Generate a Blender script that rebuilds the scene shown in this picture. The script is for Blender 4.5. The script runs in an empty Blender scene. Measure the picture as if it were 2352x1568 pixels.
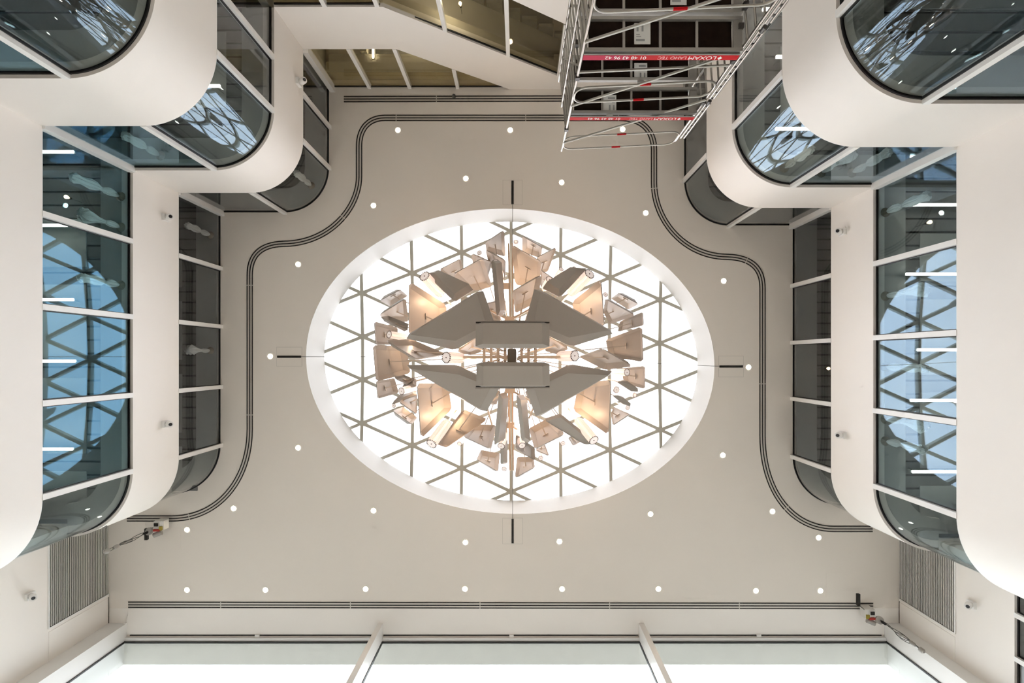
import bpy, math, random
from mathutils import Vector, Matrix
from mathutils.geometry import tessellate_polygon

random.seed(7)
scene = bpy.context.scene
COL = scene.collection

# ------------------------------------------------------------------ camera
F = 1176.0                 # focal length in pixels of the 2352 px wide frame
ZU, ZV = 1190.0, 825.0     # pixel of the zenith (camera looks straight up)
ZC = 1.5                   # camera height above the ground floor
H0 = 16.6                  # atrium ceiling above the camera
cam_d = bpy.data.cameras.new('camera')
cam_d.sensor_width = 36.0
cam_d.lens = 36.0 * F / 2352.0
cam_d.shift_x = -(ZU - 1176.0) / 2352.0
cam_d.shift_y = (ZV - 784.0) / 2352.0
cam_d.clip_end = 500
cam = bpy.data.objects.new('camera', cam_d)
COL.objects.link(cam)
cam.location = (0, 0, ZC)
cam.rotation_euler = (math.pi, 0, 0)
scene.camera = cam

# ------------------------------------------------------------------ sky
world = bpy.data.worlds.new('sky')
scene.world = world
world.use_nodes = True
wn = world.node_tree
wn.nodes.clear()
w_out = wn.nodes.new('ShaderNodeOutputWorld')
w_bg = wn.nodes.new('ShaderNodeBackground')
w_tc = wn.nodes.new('ShaderNodeTexCoord')
w_no = wn.nodes.new('ShaderNodeTexNoise')
w_no.inputs['Scale'].default_value = 2.2
w_no.inputs['Detail'].default_value = 4
w_cr = wn.nodes.new('ShaderNodeValToRGB')
w_cr.color_ramp.elements[0].position = 0.42
w_cr.color_ramp.elements[0].color = (0.90, 0.93, 1.03, 1)
w_cr.color_ramp.elements[1].position = 0.72
w_cr.color_ramp.elements[1].color = (1.06, 1.0, 0.97, 1)
wn.links.new(w_tc.outputs['Generated'], w_no.inputs['Vector'])
wn.links.new(w_no.outputs['Fac'], w_cr.inputs['Fac'])
wn.links.new(w_cr.outputs['Color'], w_bg.inputs['Color'])
wn.links.new(w_bg.outputs['Background'], w_out.inputs['Surface'])
w_bg.inputs['Strength'].default_value = 4.0

# ------------------------------------------------------------------ exposure
vs = scene.view_settings
vs.view_transform = 'Standard'
vs.look = 'None'
vs.exposure = 0.6
vs.gamma = 1.0
vs.use_curve_mapping = False
cy = scene.cycles
cy.max_bounces = 6
cy.diffuse_bounces = 4
cy.glossy_bounces = 3
cy.transmission_bounces = 3
cy.transparent_max_bounces = 14
cy.caustics_reflective = False
cy.caustics_refractive = False
cy.sample_clamp_indirect = 6.0
cy.use_denoising = True
cy.denoising_prefilter = 'ACCURATE'
cy.use_adaptive_sampling = True
cy.adaptive_threshold = 0.12
cy.adaptive_min_samples = 12
cy.light_sampling_threshold = 0.03

# ------------------------------------------------------------------ helpers
def P(u, v, h):
    return Vector(((u - ZU) / F * h, (v - ZV) / F * h, ZC + h))

K0 = H0 / F
def m2(u, v):
    """pixel on the ceiling plane -> plan metres"""
    return ((u - ZU) * K0, (v - ZV) * K0)

def mat(name, col, rough=0.5, metal=0.0, var=0.0, vscale=3.0, bump=0.0, bscale=40.0, emit=None, estr=0.0, spec=0.5):
    m = bpy.data.materials.new(name)
    m.use_nodes = True
    nt = m.node_tree
    b = nt.nodes['Principled BSDF']
    b.inputs['Base Color'].default_value = (*col, 1)
    b.inputs['Roughness'].default_value = rough
    b.inputs['Metallic'].default_value = metal
    b.inputs['Specular IOR Level'].default_value = spec
    if emit:
        b.inputs['Emission Color'].default_value = (*emit, 1)
        b.inputs['Emission Strength'].default_value = estr
    if var or bump:
        tc = nt.nodes.new('ShaderNodeTexCoord')
    if var:
        no = nt.nodes.new('ShaderNodeTexNoise')
        no.inputs['Scale'].default_value = vscale
        no.inputs['Detail'].default_value = 6
        mx = nt.nodes.new('ShaderNodeMix')
        mx.data_type = 'RGBA'
        mx.inputs[6].default_value = (*[c * (1 - var) for c in col], 1)
        mx.inputs[7].default_value = (*[min(1, c * (1 + var)) for c in col], 1)
        nt.links.new(tc.outputs['Object'], no.inputs['Vector'])
        nt.links.new(no.outputs['Fac'], mx.inputs[0])
        nt.links.new(mx.outputs[2], b.inputs['Base Color'])
    if bump:
        n2 = nt.nodes.new('ShaderNodeTexNoise')
        n2.inputs['Scale'].default_value = bscale
        bp = nt.nodes.new('ShaderNodeBump')
        bp.inputs['Strength'].default_value = bump
        bp.inputs['Distance'].default_value = 0.02
        nt.links.new(tc.outputs['Object'], n2.inputs['Vector'])
        nt.links.new(n2.outputs['Fac'], bp.inputs['Height'])
        nt.links.new(bp.outputs['Normal'], b.inputs['Normal'])
    return m

def glass(name, tint, f0=0.06, bump=0.0, bscale=1.2, rcol=(1, 1, 1)):
    """one face of a pane: clear tinted transmission plus mirror reflection (Schlick)"""
    m = bpy.data.materials.new(name)
    m.use_nodes = True
    nt = m.node_tree
    nt.nodes.clear()
    out = nt.nodes.new('ShaderNodeOutputMaterial')
    tr = nt.nodes.new('ShaderNodeBsdfTransparent')
    tr.inputs['Color'].default_value = (*tint, 1)
    gl = nt.nodes.new('ShaderNodeBsdfGlossy')
    gl.inputs['Roughness'].default_value = 0.0
    gl.inputs['Color'].default_value = (*rcol, 1)
    lw = nt.nodes.new('ShaderNodeLayerWeight')
    lw.inputs['Blend'].default_value = 0.5
    pw = nt.nodes.new('ShaderNodeMath'); pw.operation = 'POWER'; pw.inputs[1].default_value = 5.0
    mu = nt.nodes.new('ShaderNodeMath'); mu.operation = 'MULTIPLY_ADD'
    mu.inputs[1].default_value = 1.0 - f0; mu.inputs[2].default_value = f0
    mc = nt.nodes.new('ShaderNodeMix'); mc.data_type = 'RGBA'
    mc.inputs[6].default_value = (*rcol, 1); mc.inputs[7].default_value = (1, 1, 1, 1)
    nt.links.new(lw.outputs['Facing'], mc.inputs[0])
    sq = nt.nodes.new('ShaderNodeMath'); sq.operation = 'POWER'; sq.inputs[1].default_value = 3.0
    nt.links.new(lw.outputs['Facing'], sq.inputs[0]); nt.links.new(sq.outputs[0], mc.inputs[0])
    nt.links.new(mc.outputs[2], gl.inputs['Color'])
    mx = nt.nodes.new('ShaderNodeMixShader')
    nt.links.new(lw.outputs['Facing'], pw.inputs[0])
    nt.links.new(pw.outputs[0], mu.inputs[0])
    nt.links.new(mu.outputs[0], mx.inputs[0])
    nt.links.new(tr.outputs[0], mx.inputs[1])
    nt.links.new(gl.outputs[0], mx.inputs[2])
    nt.links.new(mx.outputs[0], out.inputs['Surface'])
    if bump:
        tc = nt.nodes.new('ShaderNodeTexCoord')
        no = nt.nodes.new('ShaderNodeTexNoise')
        no.inputs['Scale'].default_value = bscale
        no.inputs['Detail'].default_value = 1.5
        bp = nt.nodes.new('ShaderNodeBump')
        bp.inputs['Strength'].default_value = bump
        bp.inputs['Distance'].default_value = 0.05
        nt.links.new(tc.outputs['Object'], no.inputs['Vector'])
        nt.links.new(no.outputs['Fac'], bp.inputs['Height'])
        nt.links.new(bp.outputs['Normal'], gl.inputs['Normal'])
    return m

M = {
    'wall': mat('white_paint', (0.87, 0.83, 0.785), 0.55, var=0.015, vscale=0.7),
    'ceil': mat('ceiling_paint', (0.80, 0.745, 0.68), 0.7, var=0.015, vscale=0.5),
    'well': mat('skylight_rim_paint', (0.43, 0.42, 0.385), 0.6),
    'trim': mat('white_frame', (0.84, 0.83, 0.81), 0.35),
    'black': mat('black_gasket', (0.012, 0.012, 0.013), 0.5),
    'slot': mat('dark_slot', (0.02, 0.018, 0.016), 0.8),
    'rail': mat('rail_metal', (0.62, 0.58, 0.53), 0.45, metal=0.3),
    'bar': mat('skylight_bar', (0.46, 0.46, 0.41), 0.45, metal=0.2),
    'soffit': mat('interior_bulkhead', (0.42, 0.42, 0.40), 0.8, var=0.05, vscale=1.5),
    'plank': mat('interior_plank', (0.20, 0.195, 0.19), 0.8, var=0.45, vscale=1.3),
    'slab': mat('interior_slab', (0.07, 0.07, 0.07), 0.85, var=0.2, vscale=1.0),
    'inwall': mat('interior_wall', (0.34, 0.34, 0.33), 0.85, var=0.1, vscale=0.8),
    'stairwall': mat('stair_plaster', (0.55, 0.52, 0.45), 0.8, var=0.08, vscale=1.2),
    'stairbeam': mat('stair_beam', (0.50, 0.46, 0.37), 0.8),
    'concrete': mat('stair_concrete', (0.30, 0.28, 0.24), 0.85, var=0.4, vscale=6),
    'floor': mat('pale_stone', (0.62, 0.54, 0.45), 0.35, var=0.05, vscale=0.6),
    'ground': mat('street_stone', (0.52, 0.50, 0.47), 0.9, var=0.1, vscale=0.2),
    'outer': mat('outer_render', (0.84, 0.85, 0.83), 0.85, var=0.06, vscale=1.5),
    'tray': mat('tray_enamel', (0.40, 0.355, 0.31), 0.42, bump=0.02, bscale=3),
    'brass': mat('champagne_metal', (0.78, 0.58, 0.42), 0.35, metal=0.55),
    'rod': mat('pale_rod', (0.55, 0.47, 0.39), 0.4, metal=0.2),
    'mast': mat('mast_bronze', (0.16, 0.13, 0.10), 0.5, metal=0.4),
    'cable': mat('steel_cable', (0.12, 0.12, 0.11), 0.5, metal=0.6),
    'bulb': mat('warm_bulb', (1, 0.8, 0.6), 0.5, emit=(1.0, 0.66, 0.40), estr=6.0),
    'bulb2': mat('amber_bulb', (1, 0.5, 0.2), 0.5, emit=(1.0, 0.42, 0.10), estr=8.0),
    'cap': mat('ribbed_cap', (0.88, 0.78, 0.74), 0.25, emit=(1.0, 0.86, 0.80), estr=0.25),
    'dl': mat('downlight_lens', (1, 0.95, 0.85), 0.4, emit=(1.0, 0.84, 0.62), estr=26.0),
    'ring': mat('downlight_ring', (0.86, 0.83, 0.78), 0.4),
    'tube': mat('linear_lamp', (1, 1, 1), 0.4, emit=(1.0, 0.93, 0.80), estr=9.0),
    'globe': mat('small_bulb', (1, 0.8, 0.5), 0.4, emit=(1.0, 0.66, 0.32), estr=7.0),
    'louvre': mat('louvre_slat', (0.60, 0.58, 0.54), 0.5),
    'louvreback': mat('louvre_back', (0.02, 0.018, 0.016), 0.9),
    'alu': mat('scaffold_aluminium', (0.40, 0.38, 0.345), 0.30, metal=1.0, var=0.12, vscale=5),
    'alubright': mat('deck_aluminium', (0.36, 0.345, 0.315), 0.5, metal=0.5, var=0.15, vscale=4),
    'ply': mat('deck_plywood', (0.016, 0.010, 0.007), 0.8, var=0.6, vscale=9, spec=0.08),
    'red': mat('red_banner', (0.50, 0.006, 0.010), 0.6, spec=0.15),
    'pinkred': mat('faded_red_banner', (0.48, 0.025, 0.07), 0.6, spec=0.15),
    'lettering': mat('white_lettering', (0.86, 0.85, 0.83), 0.5),
    'faded': mat('faded_lettering', (0.78, 0.42, 0.42), 0.5),
    'paper': mat('paper_sheet', (0.72, 0.73, 0.71), 0.7),
    'ink': mat('grey_print', (0.32, 0.33, 0.33), 0.7),
    'clamp': mat('clamp_steel', (0.10, 0.095, 0.09), 0.45, metal=0.6),
    'camwhite': mat('camera_shell', (0.82, 0.81, 0.79), 0.3),
    'lens': mat('camera_lens', (0.03, 0.03, 0.035), 0.15),
    'trolley': mat('trolley_shell', (0.74, 0.72, 0.68), 0.4),
    'trolleygrey': mat('trolley_grey', (0.36, 0.34, 0.31), 0.45),
    'trolleyred': mat('trolley_red', (0.45, 0.03, 0.02), 0.5),
    'yellow': mat('trolley_yellow', (0.35, 0.27, 0.03), 0.5),
    'stone_out': mat('outside_soffit', (0.84, 0.84, 0.80), 0.85, var=0.08, vscale=2.5),
    'string': mat('hemp_rose', (0.30, 0.25, 0.19), 0.9),
}
M['g_sky'] = glass('skylight_glass', (0.985, 0.99, 0.99), 0.03)
M['g_up'] = glass('upper_glass', (0.86, 0.88, 0.89), 0.045)
M['g_lo'] = glass('lower_glass', (0.80, 0.87, 0.89), 0.058, rcol=(0.62, 0.82, 1.0))
M['g_left'] = glass('blue_coated_glass', (0.76, 0.86, 0.88), 0.040, rcol=(0.34, 0.72, 1.0))
M['g_curve'] = glass('curved_glass', (0.84, 0.87, 0.86), 0.052, bump=0.03, bscale=1.3, rcol=(0.62, 0.82, 1.0))
M['g_curve_up'] = glass('upper_curved_glass', (0.86, 0.88, 0.88), 0.04, bump=0.02, bscale=1.3)
M['g_stair'] = glass('bronze_glass', (0.92, 0.88, 0.76), 0.03)
M['g_front'] = glass('facade_glass', (0.84, 0.87, 0.86), 0.03)
gt = bpy.data.materials.new('ribbed_glass'); gt.use_nodes = True
_n = gt.node_tree; _b = _n.nodes['Principled BSDF']
_b.inputs['Base Color'].default_value = (0.74, 0.64, 0.59, 1); _b.inputs['Roughness'].default_value = 0.12
_b.inputs['Emission Color'].default_value = (1.0, 0.84, 0.76, 1); _b.inputs['Emission Strength'].default_value = 0.30
_t = _n.nodes.new('ShaderNodeBsdfTransparent'); _t.inputs['Color'].default_value = (0.95, 0.86, 0.82, 1)
_x = _n.nodes.new('ShaderNodeMixShader'); _x.inputs[0].default_value = 0.93
_n.links.new(_t.outputs[0], _x.inputs[1]); _n.links.new(_b.outputs[0], _x.inputs[2]); _n.links.new(_x.outputs[0], _n.nodes['Material Output'].inputs['Surface'])
gt.cycles.emission_sampling = 'NONE'
M['g_tube'] = gt

# cloudy plastic wrap
pm = bpy.data.materials.new('plastic_wrap'); pm.use_nodes = True
nt = pm.node_tree
b = nt.nodes['Principled BSDF']
b.inputs['Base Color'].default_value = (0.93, 0.91, 0.86, 1)
b.inputs['Roughness'].default_value = 0.3
trn = nt.nodes.new('ShaderNodeBsdfTransparent')
mxs = nt.nodes.new('ShaderNodeMixShader'); mxs.inputs[0].default_value = 0.9
nz = nt.nodes.new('ShaderNodeTexNoise'); nz.inputs['Scale'].default_value = 14
bpn = nt.nodes.new('ShaderNodeBump'); bpn.inputs['Strength'].default_value = 0.8; bpn.inputs['Distance'].default_value = 0.03
nt.links.new(nz.outputs['Fac'], bpn.inputs['Height'])
nt.links.new(bpn.outputs['Normal'], b.inputs['Normal'])
nt.links.new(trn.outputs[0], mxs.inputs[1]); nt.links.new(b.outputs[0], mxs.inputs[2])
nt.links.new(mxs.outputs[0], nt.nodes['Material Output'].inputs['Surface'])
M['wrap'] = pm


for k in ('cap', 'globe', 'dl', 'bulb', 'bulb2', 'tube'):
    M[k].cycles.emission_sampling = 'NONE'

def tag(o, label=None, cat=None, group=None, kind=None):
    if label: o['label'] = label
    if cat: o['category'] = cat
    if group: o['group'] = group
    if kind: o['kind'] = kind
    return o

def empty(name, loc=(0, 0, 0)):
    o = bpy.data.objects.new(name, None)
    o.empty_display_size = 0.2
    COL.objects.link(o)
    o.location = loc
    return o

def root_loc(o):
    v = Vector((0, 0, 0))
    while o is not None:
        v += Vector(o.location)
        o = o.parent
    return v

class MB:
    def __init__(s):
        s.v = []; s.f = []
    def add(s, pts, faces):
        n = len(s.v)
        s.v += [Vector(p) for p in pts]
        s.f += [tuple(n + i for i in f) for f in faces]
        return s
    def quad(s, a, b, c, d):
        return s.add([a, b, c, d], [(0, 1, 2, 3)])
    def box(s, x0, x1, y0, y1, z0, z1):
        return s.obox(Vector(((x0 + x1) / 2, (y0 + y1) / 2, (z0 + z1) / 2)),
                      Vector((abs(x1 - x0) / 2, 0, 0)), Vector((0, abs(y1 - y0) / 2, 0)), Vector((0, 0, abs(z1 - z0) / 2)))
    def obox(s, c, ax, ay, az):
        pts = [c + sx * ax + sy * ay + sz * az for sz in (-1, 1) for sx, sy in ((-1, -1), (1, -1), (1, 1), (-1, 1))]
        fs = [(3, 2, 1, 0), (4, 5, 6, 7), (0, 1, 5, 4), (1, 2, 6, 5), (2, 3, 7, 6), (3, 0, 4, 7)]
        if ax.cross(ay).dot(az) < 0: fs = [f[::-1] for f in fs]
        return s.add(pts, fs)
    def beam(s, a, b, w, d, up=Vector((0, 0, 1))):
        a = Vector(a); b = Vector(b); t = (b - a)
        n = t.cross(up)
        if n.length < 1e-6: n = t.cross(Vector((1, 0, 0)))
        n.normalize(); k = n.cross(t).normalized()
        return s.obox((a + b) / 2, t / 2, n * w / 2, k * d / 2)
    def tube(s, pts, r, n=8, closed=False, caps=True):
        pts = [Vector(p) for p in pts]
        rs = r if isinstance(r, (list, tuple)) else [r] * len(pts)
        base = len(s.v); m = len(pts)
        ref = None
        for i, p in enumerate(pts):
            if closed:
                t = pts[(i + 1) % m] - pts[i - 1]
            else:
                t = pts[min(i + 1, m - 1)] - pts[max(i - 1, 0)]
            t.normalize()
            if ref is None:
                ref = t.cross(Vector((0, 0, 1)))
                if ref.length < 1e-4: ref = t.cross(Vector((1, 0, 0)))
            ref = (ref - ref.dot(t) * t).normalized()
            b2 = t.cross(ref)
            for j in range(n):
                a = 2 * math.pi * j / n
                s.v.append(p + rs[i] * (math.cos(a) * ref + math.sin(a) * b2))
        lim = m if closed else m - 1
        for i in range(lim):
            i2 = (i + 1) % m
            for j in range(n):
                j2 = (j + 1) % n
                s.f.append((base + i * n + j, base + i * n + j2, base + i2 * n + j2, base + i2 * n + j))
        if caps and not closed:
            s.f.append(tuple(base + j for j in range(n))[::-1])
            s.f.append(tuple(base + (m - 1) * n + j for j in range(n)))
        return s
    def prism(s, poly, z0, z1):
        n = len(poly)
        pts = [(p[0], p[1], z0) for p in poly] + [(p[0], p[1], z1) for p in poly]
        tris = tessellate_polygon([[Vector((p[0], p[1], 0)) for p in poly]])
        fs = []
        for t in tris:
            a, b_, c = [Vector((poly[i][0], poly[i][1], 0)) for i in t]
            t = tuple(t)
            if (b_ - a).cross(c - a).z < 0: t = t[::-1]
            fs.append(t[::-1]); fs.append(tuple(n + i for i in t))
        area = sum(poly[i][0] * poly[(i + 1) % n][1] - poly[(i + 1) % n][0] * poly[i][1] for i in range(n))
        for i in range(n):
            j = (i + 1) % n
            q = (i, j, n + j, n + i)
            fs.append(q if area > 0 else q[::-1])
        return s.add(pts, fs)
    def lathe(s, prof, c, n=20, axis=None):
        """prof: list of (r, z) upward along the axis from point c"""
        c = Vector(c)
        ax = (axis or Vector((0, 0, 1))).normalized()
        e1 = ax.cross(Vector((1, 0, 0)))
        if e1.length < 0.1: e1 = ax.cross(Vector((0, 1, 0)))
        e1.normalize(); e2 = ax.cross(e1)
        base = len(s.v)
        for r, z in prof:
            for j in range(n):
                a = 2 * math.pi * j / n
                s.v.append(c + ax * z + r * (math.cos(a) * e1 + math.sin(a) * e2))
        for i in range(len(prof) - 1):
            for j in range(n):
                j2 = (j + 1) % n
                s.f.append((base + i * n + j, base + i * n + j2, base + (i + 1) * n + j2, base + (i + 1) * n + j))
        s.f.append(tuple(base + j for j in range(n))[::-1])
        k = base + (len(prof) - 1) * n
        s.f.append(tuple(k + j for j in range(n)))
        return s
    def build(s, name, m, parent=None, smooth=None, mats=None):
        me = bpy.data.meshes.new(name)
        if parent is None:
            xs = [p.x for p in s.v]; ys = [p.y for p in s.v]; zs = [p.z for p in s.v]
            loc = Vector(((min(xs) + max(xs)) / 2, (min(ys) + max(ys)) / 2, min(zs)))
        else:
            loc = root_loc(parent)
        me.from_pydata([tuple(p - loc) for p in s.v], [], s.f)
        me.materials.append(M[m])
        for k in (mats or []): me.materials.append(M[k])
        if smooth is not None:
            me.polygons.foreach_set('use_smooth', [True] * len(me.polygons))
            me.set_sharp_from_angle(angle=math.radians(smooth))
        me.update()
        o = bpy.data.objects.new(name, me)
        COL.objects.link(o)
        if parent is None: o.location = loc
        else: o.parent = parent
        return o

def copy_tree(o, loc=None, parent=None):
    c = o.copy(); COL.objects.link(c); c.parent = parent
    if loc is not None: c.location = loc
    for ch in o.children: copy_tree(ch, None, c)
    return c

def offset(path, d, side):
    """offset an open 2D polyline; side=+1 to the left of travel"""
    out = []
    n = len(path)
    for i in range(n):
        p = Vector(path[i]).to_2d()
        ns = []
        if i > 0:
            t = (p - Vector(path[i - 1]).to_2d()).normalized(); ns.append(Vector((-t.y, t.x)))
        if i < n - 1:
            t = (Vector(path[i + 1]).to_2d() - p).normalized(); ns.append(Vector((-t.y, t.x)))
        nn = sum(ns, Vector((0, 0))).normalized()
        k = 1.0 / max(0.3, nn.dot(ns[0]))
        q = p + nn * d * side * k
        out.append((q.x, q.y))
    return out

def sweep(path, side, d0, d1, h0, h1, mb=None):
    """solid band along a plan path between offsets d0..d1 and heights h0..h1 above the camera"""
    mb = mb or MB()
    a = offset(path, d0, side); b_ = offset(path, d1, side)
    n = len(path); z0, z1 = ZC + h0, ZC + h1
    pts = []
    for i in range(n):
        pts += [(*a[i], z0), (*b_[i], z0), (*b_[i], z1), (*a[i], z1)]
    fs = []
    flip = side > 0
    for i in range(n - 1):
        o, p = 4 * i, 4 * i + 4
        for k in range(4):
            q = (o + k, o + (k + 1) % 4, p + (k + 1) % 4, p + k)
            fs.append(q if not flip else q[::-1])
    e0 = (0, 3, 2, 1); e1 = tuple(4 * (n - 1) + k for k in (0, 1, 2, 3))
    fs += [e0, e1] if not flip else [e0[::-1], e1[::-1]]
    return mb.add(pts, fs)

def arc(cx, cy, r, a0, a1, n=28):
    return [(cx + r * math.cos(math.radians(a0 + (a1 - a0) * i / n)), cy + r * math.sin(math.radians(a0 + (a1 - a0) * i / n))) for i in range(n + 1)]

W = [(14.45, H0), (10.31, 12.74), (6.15, 8.57)]           # window bands (sill, head)
SP = [(12.74, 14.45), (8.57, 10.31), (-ZC, 6.15)]          # wall bands between them

# plan paths in ceiling-plane pixels; left path runs front -> back (outside is on its left: side = -1 in image axes)
ARC_L = arc(395, 1022, 116, 90, 0)
ARC_PL = arc(655, 387, 105, 90, 0)
L_path = [(395, 1138)] + ARC_L[1:] + [(511, 492), (655, 492)] + ARC_PL[1:] + [(760, 205)]
ARC_R = arc(1932, 1048, 116, 90, 180)
ARC_PR = arc(1673, 416, 106, 90, 180)
R_path = [(1932, 1164)] + ARC_R[1:] + [(1816, 522), (1673, 522)] + ARC_PR[1:] + [(1567, 205)]
toM = lambda path: [m2(*p) for p in path]
LM, RM = toM(L_path), toM(R_path)
SL, SR = -1, 1

# which side is outside?  check with the straight left wall
_a = offset([m2(511, 900), m2(511, 600)], 1.0, SL)
if _a[0][0] > m2(511, 900)[0]: SL, SR = 1, -1

XL, XR, YB, YF = -17.0, 15.6, -13.0, 9.12
XFL, XFR = m2(250, 0)[0], m2(2065, 0)[0]
YFAC = m2(0, 1465)[1]
YBW = m2(0, 205)[1]
XSL, XSR = m2(760, 0)[0], m2(1567, 0)[0]

def structure(o, label):
    return tag(o, label, None, None, 'structure')

# ------------------------------------------------------------------ ground and floor
structure(MB().box(XL, XR, YB, YF, -0.3, 0.0).build('floor', 'floor'), 'pale stone ground floor of the atrium')
structure(MB().box(-150, 150, YF + 0.01, 220, -0.5, -0.05).build('ground', 'ground'), 'grey paved street in front of the glass facade')

# ------------------------------------------------------------------ ceiling with oval opening
EC = (1172.0, 829.5); EA, EB = 469.0, 350.0; SK = 0.0235
def ell(t, s=1.0):
    u = EC[0] + EA * s * math.cos(t)
    v = EC[1] + EB * s * math.sin(t) + SK * (u - EC[0])
    return m2(u, v)
NE = 160
cxm, cym = m2(*EC)
angs = [2 * math.pi * i / NE for i in range(NE)]
ring_in = [ell(t) for t in angs]
def to_rect(p):
    dx, dy = p[0] - cxm, p[1] - cym
    ks = []
    if dx > 1e-9: ks.append((XR - cxm) / dx)
    if dx < -1e-9: ks.append((XL - cxm) / dx)
    if dy > 1e-9: ks.append((YF - cym) / dy)
    if dy < -1e-9: ks.append((YB - cym) / dy)
    k = min(ks)
    return (cxm + dx * k, cym + dy * k)
ring_out = [to_rect(p) for p in ring_in]
mb = MB()
zc = ZC + H0
mb.v = [Vector((*p, zc)) for p in ring_in] + [Vector((*p, zc)) for p in ring_out]
for i in range(NE):
    j = (i + 1) % NE
    mb.f.append((i, j, NE + j, NE + i))
    a, c = ring_out[i], ring_out[j]
    if abs(a[0] - c[0]) > 1e-6 and abs(a[1] - c[1]) > 1e-6:
        cx_ = XR if abs(a[0] - XR) < 1e-6 or abs(c[0] - XR) < 1e-6 else XL
        cy_ = YF if abs(a[1] - YF) < 1e-6 or abs(c[1] - YF) < 1e-6 else YB
        mb.v.append(Vector((cx_, cy_, zc)))
        mb.f.append((NE + i, NE + j, len(mb.v) - 1))
ceiling = structure(mb.build('ceiling', 'ceil'), 'smooth warm white atrium ceiling around the oval skylight')
# rim of the opening: vertical well up to the glazing
HW = 18.18
mb = MB()
outer = [ell(t, 1.06) for t in angs]
for p, q in zip(ring_in, outer):
    mb.v += [Vector((*p, zc)), Vector((*p, ZC + HW)), Vector((*q, ZC + HW))]
for i in range(NE):
    j = (i + 1) % NE
    mb.f.append((3 * i, 3 * i + 1, 3 * j + 1, 3 * j))
    mb.f.append((3 * i + 1, 3 * i + 2, 3 * j + 2, 3 * j + 1))
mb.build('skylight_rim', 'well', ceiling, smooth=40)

# ------------------------------------------------------------------ oval skylight: bars and triangular panes
HS = 18.24
sky = empty('window_1', P(1174, 830, HS))
structure(sky, 'oval skylight of triangular panes in thin grey bars over the atrium')
def node(k, j):
    u = 1174 + 114.6 * k
    v = 830 + 0.0218 * (u - 1174) + 99.8 * (j + (0.5 if k % 2 else 0.0))
    p = P(u, v, HS)
    rr = ((u - 1172) / 440.0) ** 2 + ((v - 830) / 330.0) ** 2
    return p + Vector((0, 0, 0.55 * max(0.0, 1 - rr)))
def inside(p, s=0.935):
    u = p.x / HS * F + ZU; v = p.y / HS * F + ZV
    v -= SK * (u - EC[0])
    return ((u - EC[0]) / (EA * s)) ** 2 + ((v - EC[1]) / (EB * s)) ** 2 < 1
edges = set(); tris = []
for k in range(-5, 5):
    for j in range(-5, 6):
        sh = 0 if k % 2 else -1
        # column k and k+1
        A, B = (k, j), (k, j + 1)
        if k % 2: C1, D1 = (k + 1, j + 1), (k + 1, j)
        else: C1, D1 = (k + 1, j), (k + 1, j - 1)
        for t in ((A, B, C1), (A, C1, D1)):
            ps = [node(*n_) for n_ in t]
            c = sum(ps, Vector((0, 0, 0))) / 3
            tests = ps + [c] + [(ps[i] + ps[(i + 1) % 3]) / 2 for i in range(3)]
            if any(inside(q) for q in tests):
                tris.append(t)
                for i in range(3): edges.add(tuple(sorted((t[i], t[(i + 1) % 3]))))
for e in sorted(edges):
    a, b_ = node(*e[0]), node(*e[1])
    MB().beam(a, b_, 0.115, 0.16).build('bar', 'bar', sky)
for t in tris:
    ps = [node(*n_) for n_ in t]
    c = sum(ps, Vector((0, 0, 0))) / 3
    q = [p + (c - p).normalized() * 0.05 + Vector((0, 0, 0.085)) for p in ps]
    q2 = [p + Vector((0, 0, 0.02)) for p in q]
    MB().add(q + q2, [(0, 1, 2), (5, 4, 3), (0, 3, 4, 1), (1, 4, 5, 2), (2, 5, 3, 0)]).build('pane', 'g_sky', sky)
for n_ in sorted({n_ for e in edges for n_ in e}):
    if inside(node(*n_), 1.0):
        MB().lathe([(0.09, -0.083), (0.11, -0.06), (0.11, 0.05)], node(*n_), 6).build('node_plate', 'bar', sky)

# ------------------------------------------------------------------ side walls: white bands and ribbon windows
def sub(path, i0, i1): return path[i0:i1 + 1]

wall_n = [1]
def new_window(label, loc):
    wall_n[0] += 1
    o = empty('window_%d' % wall_n[0], loc)
    structure(o, label)
    return o

def mullion(parent, p, t, h0, h1, side, w=0.12, d0=-0.015, d1=0.14):
    t = Vector(t).normalized(); n = Vector((-t.y, t.x)) * side
    c = Vector(p) + n * (d0 + d1) / 2
    MB().obox(Vector((c.x, c.y, ZC + (h0 + h1) / 2)), Vector((t.x, t.y, 0)) * w / 2, Vector((n.x, n.y, 0)) * (d1 - d0) / 2,
              Vector((0, 0, (h1 - h0) / 2))).build('mullion', 'trim', parent)
    for s_ in (-1, 1):
        g = c + t * s_ * (w / 2 + 0.012)
        MB().obox(Vector((g.x, g.y, ZC + (h0 + h1) / 2)) + Vector((n.x, n.y, 0)) * 0.02, Vector((t.x, t.y, 0)) * 0.010,
                  Vector((n.x, n.y, 0)) * 0.022, Vector((0, 0, (h1 - h0) / 2 - 0.002))).build('gasket', 'black', parent)

def ribbon(win, path, side, h0, h1, gm, curved=False):
    """one pane along a plan path with black head strip and white sill"""
    sweep(path, side, 0.085, 0.10, h0 + 0.01, h1 - 0.035).build('pane', gm, win, smooth=35)
    sweep(path, side, 0.062, 0.105, h1 - 0.035, h1 - 0.004).build('head_strip', 'black', win, smooth=35)
    sweep(path, side, 0.0, 0.13, h0 - 0.0, h0 + 0.012).build('sill', 'trim', win, smooth=35)

def side_wall(nm, path, side, idx_arc, labels):
    """path index layout: 0 start, arc.., inner corner, pav start, pav arc.., end"""
    w = empty(nm, (*path[0], ZC - ZC))
    for (a, b_) in SP:
        sweep(path, side, 0.0, 0.28, a, b_).build('spandrel', 'wall', w, smooth=35)
    structure(w, labels)
    return w

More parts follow.
